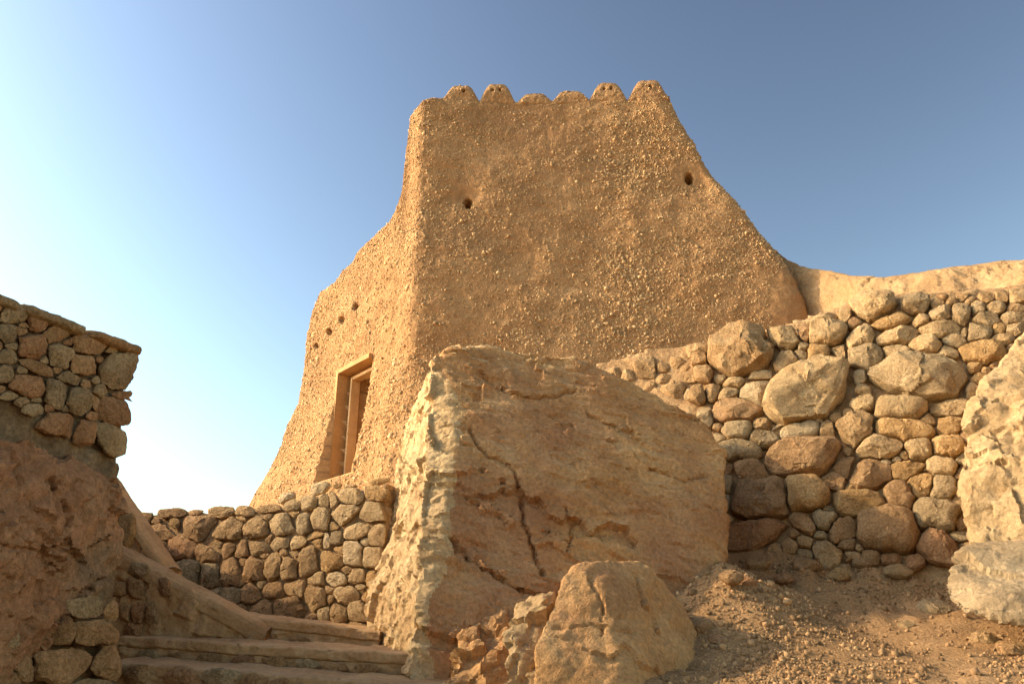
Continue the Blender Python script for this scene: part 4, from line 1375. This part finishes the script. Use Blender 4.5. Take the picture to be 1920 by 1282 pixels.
sp = [(1058, 1082, 4.35), (1072, 1064, 4.4), (1122, 1048, 4.45), (1160, 1062, 4.5), (1185, 1050, 4.6), (1216, 1066, 4.62), (1245, 1096, 4.7), (1282, 1142, 4.75), (1308, 1190, 4.75), (1330, 1245, 4.7), (1335, 1330, 4.5),
      (1010, 1340, 3.95), (1006, 1222, 4.05), (1030, 1140, 4.2), (1150, 1200, 4.12), (1180, 1330, 3.9), (1275, 1330, 4.2), (1080, 1150, 5.0), (1200, 1120, 5.1), (1060, 1300, 4.9), (1280, 1280, 5.0)]
boulder('boulder', 'rounded brown boulder in the foreground at the foot of the huge orange boulder', [[at(*p) for p in sp]], 0.014, M_BOULD, small_fn,
        cracks=[([(1105, 1085), (1130, 1130), (1128, 1190)], 2.5, 0.02), ([(1190, 1075), (1210, 1130), (1240, 1190)], 3.0, 0.025), ([(1040, 1180), (1110, 1170), (1190, 1185)], 2.0, .015)])


def crumb_fn(V, N):
    V = V + N * (0.05 * fbm(V * 3.0, 3))[:, None]
    f1, f2 = worley(V * 8.0)
    w = 0.2 * np.stack([fbm(V * 6, 2), fbm(V * 6 + 9, 2), fbm(V * 6 + 21, 2)], 1)
    return V + N * (0.06 * (0.5 - f1) + 0.02 * ridged(V * 7, 4) + 0.015 * fbm(V * 22, 3) + 0.06 * facets(V * 5 + w, .8, .8) + 0.025 * facets(V * 13 + w, .8, .8))[:, None]


cpx = [(950, 1200, 4.35), (985, 1135, 4.5), (1040, 1108, 4.6), (1062, 1140, 4.5), (1030, 1200, 4.3), (1025, 1330, 4.2), (940, 1330, 4.2), (1000, 1160, 4.9), (1000, 1320, 4.8)]
boulder('crumbly_rock', 'pale crumbly lump of rock clinging to the left side of the foreground boulder', [[at(*p) for p in cpx]], 0.013, M_BOULD_C, crumb_fn)
cpx = [(880, 1165, 4.75), (915, 1142, 4.8), (965, 1150, 4.8), (985, 1180, 4.7), (955, 1240, 4.5), (960, 1330, 4.4), (835, 1330, 4.4), (845, 1250, 4.5), (870, 1210, 4.6), (930, 1160, 5.2), (900, 1320, 5.0)]
boulder('crumbly_rock', 'low reddish crumbly rock between the huge boulder and the foreground boulder', [[at(*p) for p in cpx]], 0.014, M_BOULD, crumb_fn)


def pale_fn(V, N):
    V = V + N * (0.07 * fbm(V * 1.8 + 7, 3))[:, None]
    f1, f2 = worley(V * 5.5)
    pits = fbm(V * 13 + 4, 2)
    low = smooth01((1.9 - V[:, 2]) / 0.5)
    w = 0.25 * np.stack([fbm(V * 4, 3), fbm(V * 4 + 9, 3), fbm(V * 4 + 21, 3)], 1)
    return V + N * (0.03 * ridged(V * 3.5, 4) + (0.0 + 0.05 * low) * (0.5 - f1) + 0.014 * fbm(V * 16, 3) - 0.008 * smooth01((pits - .3) / .2) + 0.05 * facets(V * 1.6 + w, .7, .5) + (0.010 + .03 * low) * facets(V * 6 + w, .8, .8))[:, None]


rp = [(1935, 625, 5.7), (1890, 660, 5.6), (1850, 705, 5.5), (1825, 760, 5.42), (1812, 830, 5.35), (1800, 880, 5.3), (1805, 950, 5.2), (1822, 1020, 5.15), (1900, 1040, 5.0), (2150, 600, 5.4), (2200, 800, 5.0), (2200, 1050, 4.8),
      (1960, 800, 5.05), (1950, 950, 4.95), (1900, 700, 6.2), (1860, 960, 6.0), (2150, 700, 6.2)]
boulder('boulder', 'tall pale pitted boulder cut by the right edge, against the dry-stone wall', [[at(*p) for p in rp]], 0.018, M_BOULD_C, pale_fn)


def flat_fn(V, N):
    V = V + N * (0.05 * fbm(V * 2.2 + 15, 3))[:, None]
    q = V * np.array([2., 2., 7.])
    w = 0.25 * np.stack([fbm(V * 4, 3), fbm(V * 4 + 9, 3), fbm(V * 4 + 21, 3)], 1)
    return V + N * (0.016 * ridged(q, 4, .55) + 0.010 * fbm(V * 16, 4) + 0.05 * facets(q * .6 + w, .6, .8) + 0.018 * facets(q * 1.8 + w, .8, .8))[:, None]


fp = [(1768, 1095, 4.75), (1785, 1060, 4.85), (1830, 1030, 5.0), (1900, 1018, 5.05), (2000, 1010, 4.95), (2150, 1020, 4.7), (1775, 1125, 4.65), (1810, 1150, 4.5), (1900, 1168, 4.4), (2050, 1180, 4.3), (2150, 1160, 4.35),
      (1850, 1100, 5.4), (2050, 1090, 5.4), (1880, 1120, 4.42)]
boulder('boulder', 'flat grey-cream boulder lying at the lower right edge', [[at(*p) for p in fp]], 0.014, M_FLAT, flat_fn)

# ------------------------------------------------------------------ loose rocks and gravel on the slope


def ground_hit(px, py):
    d = ray(px, py)
    ts = np.linspace(3.2, 9, 600)
    p = ts[:, None] * d[None]
    g_ = p[:, 2] - (ground_h(p[:, 0], p[:, 1]))
    k = np.argmax(g_ < 0) if (g_ < 0).any() else len(ts) - 1
    return p[k]


for j, (px, py, w_, lab, mt) in enumerate([(1752, 1140, 44, 'grey angular loose rock just left of the flat grey-cream boulder', 'g'),
                                       (1400, 1088, 30, 'small reddish loose rock on the bank nearest the huge boulder', 'r'),
                                       (1700, 1168, 22, 'small pale loose rock on the sunlit gravel below the grey angular rock', 'c'),
                                       (1845, 1195, 36, 'tan loose rock in the gravel below the flat grey-cream boulder', 't'),
                                       (1900, 1215, 40, 'brown loose rock in the gravel at the right edge', 'b'),
                                       (1310, 1172, 46, 'rounded brown rock tucked against the right side of the foreground boulder', 'b'),
                                       (1345, 1195, 26, 'small brown loose rock right of the foreground boulder', 'r')]):
    p = ground_hit(px, py + 6)
    r_ = w_ / FPX * np.linalg.norm(p) * 0.6
    th = np.arange(26) * 2 * math.pi / 26
    n = unit([-.1, -.6, .75])
    u = unit(np.cross([0, 0, 1.0], n)); w = np.cross(n, u)
    rr = r_ * (1 + .2 * perlin(np.stack([np.cos(th) + j * 5, np.sin(th), th * 0 + j], 1)))
    B3 = p + (u[None] * (rr * np.cos(th))[:, None] + w[None] * (rr * 0.75 * np.sin(th))[:, None])
    o = rock_from_outline('loose_rock', B3, n, r_ * .8, 5, STONE[mt], None, 900 + j, detail=1.0)
    tag(o, lab, 'rock')

ORD = ['leftmost', 'second from left', 'third from left', 'fourth from left', 'fourth from right', 'third from right', 'second from right', 'rightmost']
for j, (px, py, w_) in enumerate([(1372, 1092, 36), (1420, 1062, 34), (1468, 1090, 28), (1512, 1066, 40), (1572, 1084, 30), (1622, 1058, 34), (1682, 1078, 36), (1740, 1060, 34)]):
    p = ground_hit(px, py + 4) + np.array([-.01, -.06, .035])
    r_ = w_ / FPX * np.linalg.norm(p) * 0.58
    th = np.arange(22) * 2 * math.pi / 22
    n = unit([-.15, -.65, .7])
    u = unit(np.cross([0, 0, 1.0], n)); w = np.cross(n, u)
    rr = r_ * (1 + .35 * perlin(np.stack([np.cos(th) + j * 5.3, np.sin(th), th * 0 + j], 1)))
    B3 = p + (u[None] * (rr * np.cos(th))[:, None] + w[None] * (rr * 0.7 * np.sin(th))[:, None])
    o = rock_from_outline('half_buried_stone', B3, n, r_ * .6, 5, STONE['btrbo'[j % 5]], None, 1900 + j, detail=.8)
    tag(o, ORD[j] + ' of the small stones half buried below the dry-stone wall', 'stone', 'stones half buried in the bank')

ng = 40000
gx_ = rng.uniform(0.7, 4.2, ng); gy_ = rng.uniform(3.6, 6.3, ng)
# gravel gathers in patches
dn = 0.32 + 1.3 * fbm(np.stack([gx_ * 1.1, gy_ * 1.1, gx_ * 0], 1), 3)
kp = rng.uniform(0, 1, ng) < np.clip(dn, .06, 1)
gx_, gy_ = gx_[kp], gy_[kp]
xi = np.clip(np.searchsorted(xs, gx_) - 1, 0, len(xs) - 2); yi = np.clip(np.searchsorted(ys, gy_) - 1, 0, len(ys) - 2)
GZ = gz.reshape(len(xs), len(ys))
fx = (gx_ - xs[xi]) / (xs[xi + 1] - xs[xi]); fy = (gy_ - ys[yi]) / (ys[yi + 1] - ys[yi])
gz_ = (GZ[xi, yi] * (1 - fx) + GZ[xi + 1, yi] * fx) * (1 - fy) + (GZ[xi, yi + 1] * (1 - fx) + GZ[xi + 1, yi + 1] * fx) * fy
gp = np.stack([gx_, gy_, gz_], 1)
gr = pebble_mesh('gravel', gp, np.tile([0, -.2, .98], (len(gp), 1)), np.clip(rng.lognormal(math.log(0.0068), 0.55, len(gp)), .003, .04), 0.6, 0.2, M_GRAVEL)
tag(gr, 'loose gravel scattered over the dirt slope at lower right', 'gravel', kind='stuff')
